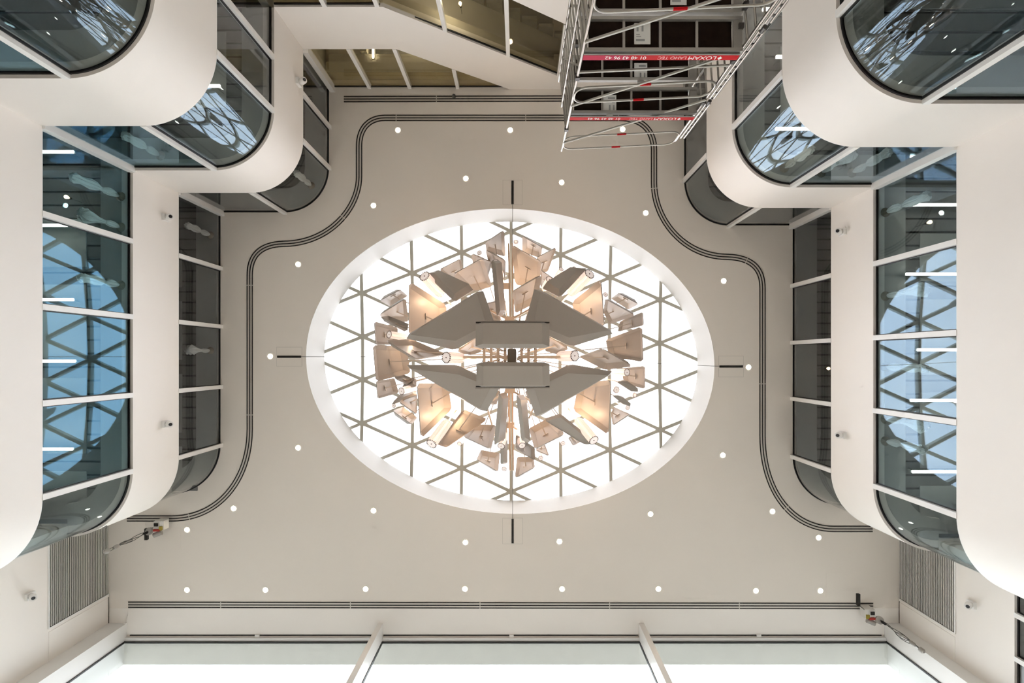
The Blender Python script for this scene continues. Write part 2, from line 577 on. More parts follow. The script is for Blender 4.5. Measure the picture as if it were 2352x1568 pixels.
wallL = side_wall('wall_left', LM, SL, None, 'white stepped wall with rounded corners on the left of the atrium')
wallR = side_wall('wall_right', RM, SR, None, 'white stepped wall with rounded corners on the right of the atrium')

nA = 29
level_word = ['top floor', 'middle floor', 'lowest visible floor']
def faces(side_name, path, side, ys_main, ys_pav):
    """windows of one side for each level; path in metres"""
    i_arc0, i_arc1 = 0, 28
    i_c = 29; i_p0 = 30; i_p1 = 30 + 28; i_end = i_p1 + 1
    for li, (h0, h1) in enumerate(W):
        gm = 'g_up' if li == 0 else ('g_left' if side_name == 'left' else 'g_lo')
        gc = 'g_curve' if li else 'g_curve_up'
        # main straight face
        win = new_window('%s ribbon window with white mullions on the %s main wall' % (level_word[li], side_name), (*path[i_c], ZC + h0))
        x = path[i_arc1][0]
        pts = [path[i_arc1]] + [(x, m2(0, y)[1]) for y in ys_main] + [path[i_c]]
        for a, c in zip(pts[:-1], pts[1:]): ribbon(win, [a, c], side, h0, h1, gm)
        for p in pts[:-1]: mullion(win, p, (0, -1), h0, h1, side)
        win2 = new_window('%s curved corner window at the front end of the %s wall' % (level_word[li], side_name), (*path[i_arc0], ZC + h0))
        ribbon(win2, sub(path, i_arc0, i_arc1), side, h0, h1, gc)
        # inner corner post and pavilion face
        win3 = new_window('%s short window beside the inner corner on the %s side' % (level_word[li], side_name), (*path[i_p0], ZC + h0))
        ribbon(win3, [path[i_c], path[i_p0]], side, h0, h1, gm if li else 'g_up')
        c = Vector(path[i_c])
        sx = 1 if side_name == 'left' else -1
        MB().box(c.x - sx * 0.10, c.x + sx * 0.06, c.y - 0.10, c.y + 0.06, ZC + h0, ZC + h1).build('corner_post', 'trim', win3)
        mullion(win3, path[i_p0], (sx, 0), h0, h1, side)
        win4 = new_window('%s curved window on the rounded corner at the back %s' % (level_word[li], side_name), (*path[i_p1], ZC + h0))
        ribbon(win4, sub(path, i_p0, i_p1), side, h0, h1, gc)
        win5 = new_window('%s window at the back %s between rounded corner and stair' % (level_word[li], side_name), (*path[i_end], ZC + h0))
        x = path[i_end][0]
        pts = [path[i_p1]] + [(x, m2(0, y)[1]) for y in ys_pav] + [path[i_end]]
        for a, c2 in zip(pts[:-1], pts[1:]): ribbon(win5, [a, c2], side, h0, h1, 'g_up')
        for p in pts[:-1]: mullion(win5, p, (0, -1), h0, h1, side)
faces('left', LM, SL, [888, 750, 617], [293])
faces('right', RM, SR, [915, 787, 657], [310])

# far side walls beside the facade (full height), with the return behind the rounded corners
def solid(path, side, h0, h1, name, label, m='wall', t=0.28):
    return structure(sweep(toM(path), side, 0.0, t, h0, h1).build(name, m), label)
farL = solid([(250, 1470), (250, 1138), (397, 1138)], SL, -ZC, H0, 'wall_front_left', 'white side wall with louvre grille at the front left')
farR = empty('wall_front_right', (*m2(2065, 1300), 0))
structure(farR, 'white side wall with louvre grille at the front right')
RP = toM([(2065, 1470), (2065, 1164), (1930, 1164)])
sweep(RP, SR, 0, 0.28, 12.74, H0).build('upper_band', 'wall', farR)
sweep(RP, SR, 0, 0.28, -ZC, 10.31).build('lower_band', 'wall', farR)
sweep(toM([(2065, 1224), (2065, 1164), (1930, 1164)]), SR, 0, 0.28, 10.31, 12.74).build('pier', 'wall', farR)
winR = new_window('side window with white mullions below the right louvre grille', (*m2(2065, 1340), ZC + 10.31))
for a, c in ((1224, 1275), (1275, 1352), (1352, 1432), (1432, 1468)):
    ribbon(winR, toM([(2065, c), (2065, a)]), SR, 10.31, 12.74, 'g_up')
for y in (1226, 1275, 1352, 1432): mullion(winR, m2(2065, y), (0, -1), 10.31, 12.74, SR)

# ------------------------------------------------------------------ outer shell
for nm, bx, lb in (
    ('wall_outer_left', (XL - 0.2, XL, YB, YF, 0, ZC + H0), 'dim outer wall behind the left floors'),
    ('wall_outer_right', (XR, XR + 0.2, YB, YF, 0, ZC + H0), 'dim outer wall behind the right floors'),
    ('wall_outer_back', (XL, XR, YB - 0.2, YB, 0, ZC + H0), 'dim outer wall behind the stair'),
    ('wall_outer_front_left', (XL, XFL - 0.28, YF - 0.2, YF, 0, ZC + H0), 'outer wall left of the glass facade'),
    ('wall_outer_front_right', (XFR + 0.28, XR, YF - 0.2, YF, 0, ZC + H0), 'outer wall right of the glass facade'),
):
    structure(MB().box(*bx).build(nm, 'inwall'), lb)
for nm, x, lb in (('wall_stair_left', XSL - 0.35, 'inner wall on the left of the stairwell'), ('wall_stair_right', XSR + 0.15, 'inner wall on the right of the stairwell')):
    structure(MB().box(x, x + 0.2, YB, YBW - 0.1, 0, ZC + H0 - 0.02).build(nm, 'stairwall'), lb)

# ------------------------------------------------------------------ interior floors: slab, smooth strip, planks
def interior(side_name, path, side, xo, xs, far_pts):
    inner = offset(path, 0.27, side)
    poly = inner + far_pts
    for li, (h0, h1) in enumerate(W):
        if li == 0:
            z_pl, z_bk = h1 - 0.03, h1 - 0.055
            par = empty('ceiling_%s_upper' % side_name, (xo, 0, ZC + h1 - 0.05))
        else:
            z_pl, z_bk = h1 + 0.17, h1 + 0.02
            par = MB().prism(poly, ZC + h1 + 0.22, ZC + h1 + 0.75).build('ceiling_%s_%s' % (side_name, ['', 'middle', 'lower'][li]), 'slab')
        structure(par, 'dark plank ceiling of the %s room behind the %s windows' % (level_word[li], side_name))
        if li == 0: MB().prism(poly, ZC + h1 - 0.012, ZC + h1 - 0.006).build('backing_board', 'slab', par)
        sweep(path, side, 0.16, 0.82, ZC * 0 + z_bk, z_bk + (0.03 if li == 0 else 0.2)).build('bulkhead', 'soffit', par, smooth=35)
        yy = path[0][1] - 0.4
        sgp = 1 if xo > 0 else -1
        k_ = 0
        while yy > YBW + 0.5:
            xin_ = (path[-1][0] if yy - 1.9 < path[29][1] - 1.1 else path[29][0]) + sgp * 1.28
            L_ = 1.9 if k_ % 3 else 1.2
            if not (yy > path[29][1] - 1.1 > yy - L_):
                MB().box(xin_, xin_ + sgp * 2.6, yy - L_, yy, ZC + z_pl - 0.03, ZC + z_pl - 0.008).build('ceiling_panel', 'soffit', par)
            yy -= L_ + 0.45; k_ += 1
        # planks along x, clipped to the room on either side of the inner corner
        pw = 0.34
        y = YB + 0.3
        yc = path[29][1]; xm = path[29][0]; xp = path[-1][0]
        ylast = m2(0, 1120)[1]
        sg = 1 if xo > 0 else -1
        meshes = {}
        while y < ylast:
            xin = (xp if y < yc - 1.1 else xm) + sg * 0.80
            xout = xin + sg * 3.6
            key = round(xin, 2)
            if key not in meshes:
                o = MB().box(xin, xout, y, y + pw - 0.05, ZC + z_pl, ZC + z_pl + 0.025).build('plank', 'plank', par)
                meshes[key] = (o, y)
            else:
                o0, y0 = meshes[key]
                o = o0.copy(); COL.objects.link(o); o.parent = par
                o.location = (0, y - y0, random.choice((0, 0, 0.004)))
            y += pw
interior('left', LM, SL, -14, 0, [(XSL - 0.35, YB), (XL, YB), (XL, YF - 0.2), (XFL - 0.3, YF - 0.2), (XFL - 0.3, m2(0, 1138)[1] + 0.02)])
interior('right', RM, SR, 13, 0, [(XSR + 0.35, YB), (XR, YB), (XR, YF - 0.2), (XFR + 0.3, YF - 0.2), (XFR + 0.3, m2(0, 1164)[1] + 0.02)])

# ------------------------------------------------------------------ back wall with stair windows (plane Y = YBW)
def bw(pts, name, m, parent, y0, y1):
    """extrude an (X,h) polygon of the back wall between two depths"""
    n = len(pts)
    v = [(p[0], y0, ZC + p[1]) for p in pts] + [(p[0], y1, ZC + p[1]) for p in pts]
    tr = tessellate_polygon([[Vector((p[0], p[1], 0)) for p in pts]])
    fs = [tuple(t) for t in tr] + [tuple(n + i for i in t) for t in tr]
    fs += [(i, (i + 1) % n, n + (i + 1) % n, n + i) for i in range(n)]
    o = MB().add(v, fs).build(name, m, parent)
    import bmesh
    bm = bmesh.new(); bm.from_mesh(o.data); bmesh.ops.recalc_face_normals(bm, faces=bm.faces); bm.to_mesh(o.data); bm.free()
    return o
wallB = structure(empty('wall_back', (0, YBW, 0)), 'white back wall with sloping stair bands')
s1 = (16.6 - 14.45) / (3.44 - 0.28)
s2 = 0.676
XBE = 1.27
hA = lambda x: 14.45 + s1 * (x + 3.44)
hT = lambda x: 12.72 + s2 * (x + 3.36)
hB = lambda x: 10.33 + 0.655 * (x + 3.42)
y0w, y1w = YBW, YBW - 0.25
bw([(XSL, 12.72), (-3.36, 12.72), (XBE, hT(XBE)), (XBE, H0), (-0.28, H0), (-3.44, 14.45), (XSL, 14.45)], 'stair_band', 'wall', wallB, y0w, y1w)
bw([(XSL, -ZC), (XSR, -ZC), (XSR, H0), (XBE, H0), (XBE, hB(XBE)), (-3.42, 10.33), (XSL, 10.33)], 'lower_band', 'wall', wallB, y0w, y1w)
winA = new_window('sloping bronze glass stair window just under the back ceiling', (-3, YBW, ZC + 14.45))
winB = new_window('sloping bronze glass stair window below the white stair band', (-1, YBW, ZC + 10.4))
mxs_ = [-4.8, -3.5, -1.95, -0.29]
def stair_window(win, xs, top, bot):
    for a, c in zip(xs[:-1], xs[1:]):
        pts = []
        for x in (a, c): pts.append((x, bot(x)))
        kinks = [k for k in (-3.44,) if a < k < c]
        pts = [(a, bot(a))] + [(k, bot(k)) for k in kinks] + [(c, bot(c)), (c, top(c))] + [(k, top(k)) for k in kinks] + [(a, top(a))]
        cl = []
        for p in pts:
            if not cl or (Vector(p) - Vector(cl[-1])).length > 1e-3: cl.append(p)
        bw(cl, 'pane', 'g_stair', win, YBW - 0.10, YBW - 0.115)
        MB().beam((a, YBW - 0.07, ZC + top(a) - 0.02), (c, YBW - 0.07, ZC + top(c) - 0.02), 0.035, 0.04, Vector((0, 0, 1))).build('head_strip', 'black', win)
    for x in xs[1:-1]:
        MB().box(x - 0.055, x + 0.055, YBW - 0.15, YBW + 0.012, ZC + bot(x), ZC + top(x)).build('mullion', 'trim', win)
botA = lambda x: 14.45 if x < -3.44 else min(H0 - 0.001, hA(x))
topB = lambda x: 12.72 if x < -3.36 else hT(x)
botB = lambda x: 10.33 if x < -3.42 else hB(x)
stair_window(winA, [XSL + 0.02] + mxs_[:3] + [-0.30], lambda x: H0 - 0.03, botA)
stair_window(winB, [XSL + 0.02] + mxs_ + [XBE], topB, botB)
MB().box(XSL - 0.02, XSL + 0.14, YBW - 0.14, YBW + 0.10, ZC + 14.45, ZC + H0).build('corner_post', 'trim', winA)
MB().box(XBE - 0.07, XBE + 0.03, YBW - 0.15, YBW + 0.01, ZC + hB(XBE), ZC + hT(XBE)).build('jamb', 'trim', winB)
# stairwell: flights and beams behind the bronze glass
st = structure(empty('wall_stairwell', (0, YBW - 2.0, 0)), 'cream stairwell lining with beams seen through bronze glass')
MB().box(XSL - 0.1, XSR + 0.1, YBW - 2.65, YBW - 2.5, 0, ZC + H0 - 0.02).build('lining', 'stairwall', st)
MB().box(XSL, XSR, YBW - 0.62, YBW - 0.30, ZC + 16.15, ZC + H0 - 0.02).build('edge_beam', 'stairbeam', st)
MB().box(XSL, XSR, YBW - 1.0, YBW - 0.64, ZC + 16.36, ZC + H0 - 0.02).build('edge_beam', 'stairbeam', st)
MB().box(XSL + 1.0, -2.4, YBW - 2.4, YBW - 1.05, ZC + H0 - 0.08, ZC + H0 - 0.02).build('concrete_soffit', 'concrete', st)
for x in (-4.9, -1.6, 0.4): MB().box(x - 0.1, x + 0.1, YBW - 2.5, YBW - 1.0, ZC + 16.2, ZC + H0 - 0.02).build('cross_beam', 'stairbeam', st)
for k, (dy0, dy1, dh, mm) in enumerate(((0.30, 0.55, 0.30, 'stairbeam'), (0.75, 1.55, 0.75, 'stairwall'), (1.7, 2.4, 1.0, 'stairbeam'))):
    a = Vector((XSL, YBW - (dy0 + dy1) / 2, ZC + 12.72 + dh)); b1 = Vector((-3.36, a.y, a.z)); c1 = Vector((3.4, a.y, a.z + s2 * 6.76))
    m_ = MB(); m_.beam(a, b1, dy1 - dy0, 0.25); m_.beam(b1, c1, dy1 - dy0, 0.25); m_.build('stair_flight', mm, st)
for k in range(9):
    x = -3.0 + k * 0.52
    MB().box(x, x + 0.46, YBW - 1.66, YBW - 1.56, ZC + hT(x) + 0.45, ZC + hT(x) + 0.95).build('riser', 'concrete', st)

# ------------------------------------------------------------------ front facade
fac = new_window('tall front facade glazing with white fins, sky beyond', (0, YFAC, 0))
XA, XB = m2(292, 0)[0], m2(2031, 0)[0]
XF1, XF2 = m2(874, 0)[0], m2(1473, 0)[0]
YT = m2(0, 1430)[1]
for a, c in ((XA, XF1), (XF1, XF2), (XF2, XB)):
    MB().box(a, c, YFAC + 0.06, YFAC + 0.075, 0, ZC + H0 - 0.16).build('pane', 'g_front', fac)
    MB().box(a, c, YFAC - 0.05, YFAC + 0.10, ZC + H0 - 0.10, ZC + H0 - 0.002).build('head_frame', 'trim', fac)
    MB().box(a, c, YFAC + 0.05, YFAC + 0.08, ZC + H0 - 0.16, ZC + H0 - 0.10).build('gasket', 'black', fac)
    MB().box(a + 0.1, c - 0.1, YFAC - 0.115, YFAC - 0.085, ZC + H0 - 0.02, ZC + H0 - 0.001).build('shadow_gap', 'slot', fac)
for x in (XF1, XF2):
    MB().box(x - 0.085, x + 0.085, YT, YFAC + 0.15, 0, ZC + H0 - 0.003).build('fin', 'trim', fac)
    for s_ in (-1, 1):
        MB().box(x + s_ * 0.088 - 0.012, x + s_ * 0.088 + 0.012, YFAC + 0.02, YFAC + 0.12, 0, ZC + H0 - 0.16).build('gasket', 'black', fac)
for u in (592, 1175, 1742):
    x = m2(u, 0)[0]
    MB().box(x - 0.07, x + 0.07, YFAC - 0.13, YFAC - 0.04, ZC + H0 - 0.05, ZC + H0 - 0.001).build('clip', 'trim', fac)
MB().box(XFL + 0.01, XFR - 0.01, m2(0, 1396)[1], YFAC - 0.12, ZC + H0 - 0.006, ZC + H0 - 0.001).build('front_strip', 'wall', ceiling)
structure(MB().box(XFL, XA, YT, YFAC + 0.14, 0, ZC + H0 - 0.003).build('trim_1', 'trim'), 'white corner pilaster at the left end of the facade')
structure(MB().box(XB, XFR, YT, YFAC + 0.14, 0, ZC + H0 - 0.003).build('trim_2', 'trim'), 'white corner pilaster at the right end of the facade')
for x, d in ((XA, 1), (XB, -1)):
    MB().box(x, x + d * 0.03, YFAC + 0.04, YFAC + 0.09, 0, ZC + H0 - 0.11).build('jamb_gasket', 'black', fac)
YO = m2(0, 1521)[1]
# outside: soffit and reveals beyond the glass
ext = structure(empty('trim_3', (0, YO, ZC + H0)), 'grey plaster soffit and side reveals outside the facade')
MB().box(XA - 1.5, XB + 1.5, YFAC + 0.12, YO, ZC + H0 - 0.12, ZC + H0 + 0.6).build('soffit', 'stone_out', ext)
MB().box(XA - 1.5, XA - 0.02, YFAC + 0.12, YO, 0, ZC + H0 - 0.12).build('reveal', 'outer', ext)
MB().box(XB + 0.02, XB + 1.5, YFAC + 0.12, YO, 0, ZC + H0 - 0.12).build('reveal', 'outer', ext)

# stone building across the street (keeps the low sky off the facade)
bld = structure(empty('building', (0, 30, 0)), 'pale stone building across the street from the facade')
MB().box(-70, 70, 27, 40, 0, 22).build('stone_front', 'ground', bld)
w0 = None
for r_ in range(5):
    for k in range(-12, 13):
        p = Vector((k * 3.4, 26.97, 2.0 + r_ * 4.0))
        if w0 is None:
            w0 = MB().box(p.x - 0.6, p.x + 0.6, 26.9, 27.05, p.z, p.z + 2.4).build('window', 'slot', bld); pw0 = p.copy()
        else:
            o = w0.copy(); COL.objects.link(o); o.parent = bld; o.location = p - pw0
MB().box(-70, 70, 26.5, 27, 21.3, 22.1).build('cornice', 'ground', bld)

# ------------------------------------------------------------------ louvre grilles on the far walls
def grille(x, sg, v0, v1, label, npanel_label):
    ya, yb = m2(0, v0)[1], m2(0, v1)[1]
    g = empty('louvre_grille', (x, (ya + yb) / 2, ZC + 14.47))
    tag(g, label, 'grille')
    MB().box(x, x + sg * 0.012, ya, yb, ZC + 14.47, ZC + H0 - 0.03).build('backing', 'louvreback', g)
    n = 33
    hs = (H0 - 0.05 - 14.49) / n
    first = None
    for i in range(n):
        z = ZC + 14.49 + hs * (i + 0.3)
        if first is None:
            first = MB().box(x + sg * 0.012, x + sg * 0.032, ya + 0.02, yb - 0.02, z, z + hs * 0.40).build('slat', 'louvre', g); zf = z
        else:
            o = first.copy(); COL.objects.link(o); o.parent = g; o.location = (0, 0, z - zf)
    for a, c in ((ya - 0.03, ya), (yb, yb + 0.03)):
        MB().box(x, x + sg * 0.035, a, c, ZC + 14.44, ZC + H0 - 0.02).build('frame_side', 'trim', g)
    MB().box(x, x + sg * 0.035, ya, yb, ZC + 14.44, ZC + 14.47).build('frame_rail', 'trim', g)
    # flush access panel next to it
    yc, yd = m2(0, v1 + 9)[1], m2(0, v1 + 72)[1]
    p = MB().box(x, x + sg * 0.010, yc, yd, ZC + 14.47, ZC + H0 - 0.03).build('access_panel', 'wall')
    tag(p, npanel_label, 'panel')
    gap = MB()
    gap.box(x, x + sg * 0.013, yc - 0.012, yc, ZC + H0 - 0.035, ZC + H0 - 0.015)
    gap.box(x, x + sg * 0.013, yc, yd, ZC + H0 - 0.035, ZC + H0 - 0.015)
    gap.box(x, x + sg * 0.013, yd, yd + 0.015, ZC + 14.47, ZC + H0 - 0.015)
    gap.build('shadow_joint', 'slot', p)
grille(XFL, 1, 1148, 1362, 'dark louvre grille on the left wall beside the rounded corner', 'flush white access panel beside the left louvre grille')
grille(XFR, -1, 1172, 1372, 'dark louvre grille on the right wall beside the rounded corner', 'flush white access panel beside the right louvre grille')

# ------------------------------------------------------------------ ceiling tracks
def track(path, label, name='ceiling_track', seg=12):
    pm_ = toM(path)
    mid = pm_[len(pm_) // 2]
    t = empty(name, (*mid, ZC + H0))
    tag(t, label, 'track', 'slotted rails let into the atrium ceiling')
    sweep(pm_, 1, -0.105, 0.105, H0 - 0.012, H0 - 0.001).build('rail', 'rail', t, smooth=30)
    for d in (-0.085, 0.0, 0.085):
        sweep(pm_, 1, d - 0.017, d + 0.017, H0 - 0.016, H0 - 0.006).build('groove', 'slot', t, smooth=30)
    # joints
    L = [0]
    for a, c in zip(pm_[:-1], pm_[1:]): L.append(L[-1] + math.hypot(c[0] - a[0], c[1] - a[1]))
    s = 3.0
    while s < L[-1] - 0.5:
        for i in range(len(pm_) - 1):
            if L[i] <= s <= L[i + 1]:
                k = (s - L[i]) / max(1e-6, L[i + 1] - L[i])
                a, c = Vector(pm_[i]), Vector(pm_[i + 1])
                p = a.lerp(c, k); tt = (c - a).normalized(); nn = Vector((-tt.y, tt.x))
                MB().obox(Vector((p.x, p.y, ZC + H0 - 0.012)), Vector((tt.x, tt.y, 0)) * 0.012, Vector((nn.x, nn.y, 0)) * 0.108, Vector((0, 0, 0.006))).build('joint_plate', 'rail', t)
                break
        s += 4.2
    return t
def bez(p0, p1, p2, p3, n=16):
    return [tuple((1 - t) ** 3 * a + 3 * (1 - t) ** 2 * t * b_ + 3 * (1 - t) * t * t * c + t ** 3 * d for a, b_, c, d in zip(p0, p1, p2, p3)) for t in [i / n for i in range(1, n + 1)]]
pl = [(1420, 271), (884, 271)] + bez((884, 271), (848, 271), (825, 295), (825, 335)) + [(825, 405)] \
    + bez((825, 405), (825, 480), (755, 560), (650, 560), 24) + bez((650, 560), (600, 562), (574, 585), (574, 632)) \
    + [(574, 985)] + bez((574, 985), (574, 1105), (500, 1190), (396, 1190), 24) + [(292, 1190)]
track([(1420, 271)] + pl[1:], 'long slotted rail curving along the left side of the ceiling')
pr = [(1421, 271)] + bez((1421, 271), (1475, 271), (1502, 300), (1502, 345)) + [(1502, 420)] \
    + bez((1502, 420), (1502, 505), (1570, 590), (1672, 590), 24) + bez((1672, 590), (1725, 592), (1751, 615), (1751, 662)) \
    + [(1751, 1000)] + bez((1751, 1000), (1751, 1130), (1820, 1214), (1915, 1214), 24) + [(2004, 1214)]
track(pr, 'long slotted rail curving along the right side of the ceiling')
track([(790, 228), (1540, 226)], 'short straight slotted rail under the back stair window')
track([(295, 1388), (2005, 1391)], 'long straight slotted rail across the ceiling before the facade')

# ------------------------------------------------------------------ cable slots around the skylight
def cable_slot(u0, u1, v0, v1, pu, pv, label):
    a, c = m2(u0, v0), m2(u1, v1)
    x0, x1 = sorted((a[0], c[0])); y0, y1 = sorted((a[1], c[1]))
    s = empty('cable_slot', ((x0 + x1) / 2, (y0 + y1) / 2, ZC + H0))
    tag(s, label, 'slot', 'cable slots around the oval skylight')
    px, py = pu * K0, pv * K0
    MB().box(x0 - px, x1 + px, y0 - py, y1 + py, ZC + H0 - 0.008, ZC + H0 - 0.001).build('cover_plate', 'ceil', s)
    f = MB()
    w = 0.012; X0, X1, Y0, Y1 = x0 - px - w, x1 + px + w, y0 - py - w, y1 + py + w
    f.box(X0, X1, Y0, Y0 + w, ZC + H0 - 0.006, ZC + H0 - 0.001); f.box(X0, X1, Y1 - w, Y1, ZC + H0 - 0.006, ZC + H0 - 0.001)
    f.box(X0, X0 + w, Y0, Y1, ZC + H0 - 0.006, ZC + H0 - 0.001); f.box(X1 - w, X1, Y0, Y1, ZC + H0 - 0.006, ZC + H0 - 0.001)
    f.build('shadow_joint', 'rail', s)
    MB().box(x0, x1, y0, y1, ZC + H0 - 0.02, ZC + H0 - 0.004).build('opening', 'slot', s)
cable_slot(637, 692, 816.5, 821.5, 1, 19, 'dark cable slot in the ceiling left of the oval skylight')
cable_slot(1652, 1706, 839, 844, 1, 21, 'dark cable slot in the ceiling right of the oval skylight')
cable_slot(1174.5, 1180, 415, 469, 19, 1, 'dark cable slot in the ceiling behind the oval skylight')
cable_slot(1175, 1180, 1191, 1247, 20, 1, 'dark cable slot in the ceiling between skylight and facade')
# ceiling access hatches
for (u0, u1, v0, v1, lb) in ((367, 415, 1212, 1264, 'faint square ceiling hatch beside the left hanging trolley'), (1897, 1947, 1316, 1370, 'faint square ceiling hatch beside the right hanging trolley')):
    a, c = m2(u0, v0), m2(u1, v1)
    h = MB().box(a[0], c[0], a[1], c[1], ZC + H0 - 0.006, ZC + H0 - 0.001).build('ceiling_hatch', 'ceil')
    tag(h, lb, 'hatch')

# ------------------------------------------------------------------ downlights
DL = [
 (914, 299, 'warm ceiling downlight inside the curved rail at the back left'),
 (1172, 299, 'warm ceiling downlight at the back, in line with the rear cable slot'),
 (1430, 297, 'warm ceiling downlight seen under the red scaffold banner'),
 (1070, 410, 'warm ceiling downlight just left of the rear cable slot'),
 (1290, 419, 'warm ceiling downlight just right of the rear cable slot'),
 (858, 472, 'warm ceiling downlight behind and left of the oval skylight, near the rail bend'),
 (1483, 489, 'warm ceiling downlight behind and right of the oval skylight, near the rail bend'),
 (685, 607, 'star-bright ceiling downlight between left rail bend and oval skylight'),
 (1662, 645, 'ceiling downlight between right rail bend and oval skylight'),
 (621, 818, 'ceiling downlight at the outer end of the left cable slot'),
 (1719, 843, 'ceiling downlight at the outer end of the right cable slot'),
 (685, 1028, 'large bright ceiling downlight left of the skylight, toward the facade'),
 (1660, 1045, 'large bright ceiling downlight right of the skylight, toward the facade'),
 (537, 1167, 'ceiling downlight inside the front bend of the left rail'),
 (858, 1172, 'bright ceiling downlight at the front left edge of the oval skylight'),
 (1494, 1180, 'bright ceiling downlight at the front right edge of the oval skylight'),
 (1774, 1174, 'star-bright ceiling downlight inside the front bend of the right rail'),
 (430, 1216, 'round ceiling downlight next to the left hanging trolley'),
 (1880, 1234, 'round ceiling downlight in front of the right rail end'),
 (1069, 1245, 'ceiling downlight left of the front cable slot'),
 (1285, 1243, 'ceiling downlight right of the front cable slot'),
 (430, 1354, 'leftmost downlight of the row along the facade rail'),
 (610, 1354, 'second downlight from the left in the row along the facade rail'),
 (840, 1352, 'third downlight from the left in the row along the facade rail'),
 (1068, 1352, 'fourth downlight from the left in the row along the facade rail'),
 (1291, 1352, 'fifth downlight from the left in the row along the facade rail'),
 (1512, 1352, 'sixth downlight from the left in the row along the facade rail'),
 (1736, 1356, 'seventh downlight from the left in the row along the facade rail'),
 (1884, 1356, 'rightmost downlight of the row along the facade rail'),
]
d0 = None
for u, v, lb in DL:
    loc = Vector((*m2(u, v), ZC + H0))
    if d0 is None:
        d0 = empty('ceiling_downlight', loc)
        MB().lathe([(0.078, -0.010), (0.102, -0.012), (0.107, -0.001)], loc, 24).build('trim_ring', 'ring', d0, smooth=40)
        MB().lathe([(0.070, -0.016), (0.076, -0.011)], loc, 20).build('lens', 'dl', d0, smooth=40)
        o = d0
    else:
        o = copy_tree(d0, loc)
    tag(o, lb, 'downlight', 'recessed downlights in the atrium ceiling')

# ------------------------------------------------------------------ chandelier
HUB = P(1178, 818, 14.6)
ch = empty('chandelier', P(1178, 818, 12.4))
tag(ch, 'huge starburst chandelier of white folded trays and ribbed glass lamps under the skylight', 'chandelier')
def octa(p, k):
    out = []
    for i in range(4):
        a, b_, c = p[i - 1], p[i], p[(i + 1) % 4]
        out += [b_.lerp(a, k), b_.lerp(c, k)]
    return out
def tray(cs, arm=True):
    p = [P(*c) for c in cs]
    c = sum(p, Vector((0, 0, 0))) / 4
    n = (p[2] - p[0]).cross(p[3] - p[1]).normalized()
    ax = Vector((HUB.x, HUB.y, min(max(c.z, HUB.z - 1.2), HUB.z + 1.5)))
    if n.dot(c - ax) < 0:
        n = -n; p = p[::-1]
    size = min((p[1] - p[0]).length, (p[2] - p[1]).length, (p[3] - p[2]).length, (p[0] - p[3]).length)
    w = min(0.17, 0.24 * size); dep = min(0.12, 0.2 * size)
    o1 = octa(p, 0.07)
    ins = [q + (c - q).normalized() * w * 1.25 + n * dep for q in p]
    i1 = octa(ins, 0.015)
    th = 0.025
    pts = o1 + i1 + [q - n * th for q in o1] + [q - n * th for q in i1]
    fs = [tuple(range(8, 16))[::-1], tuple(range(24, 32))]
    for i in range(8):
        j = (i + 1) % 8
        fs.append((i, 8 + i, 8 + j, j)); fs.append((16 + i, 16 + j, 24 + j, 24 + i)); fs.append((i, j, 16 + j, 16 + i))
    m_ = MB().add(pts, fs)
    o = m_.build('tray', 'tray', ch, smooth=22)
    import bmesh
    bm = bmesh.new(); bm.from_mesh(o.data); bmesh.ops.recalc_face_normals(bm, faces=bm.faces); bm.to_mesh(o.data); bm.free(); o.data.set_sharp_from_angle(angle=math.radians(22))
    if arm:
        a = c + n * (dep - th); b1 = ax.lerp(c, 0.12)
        MB().beam(a, b1, 0.03, 0.045).build('arm', 'rod', o)
        e = (p[1] - p[0]).normalized()
        MB().beam(a - e * 0.09 - n * 0.02, a + e * 0.09 - n * 0.02, 0.03, 0.02, n).build('bracket', 'rod', o)
    return o
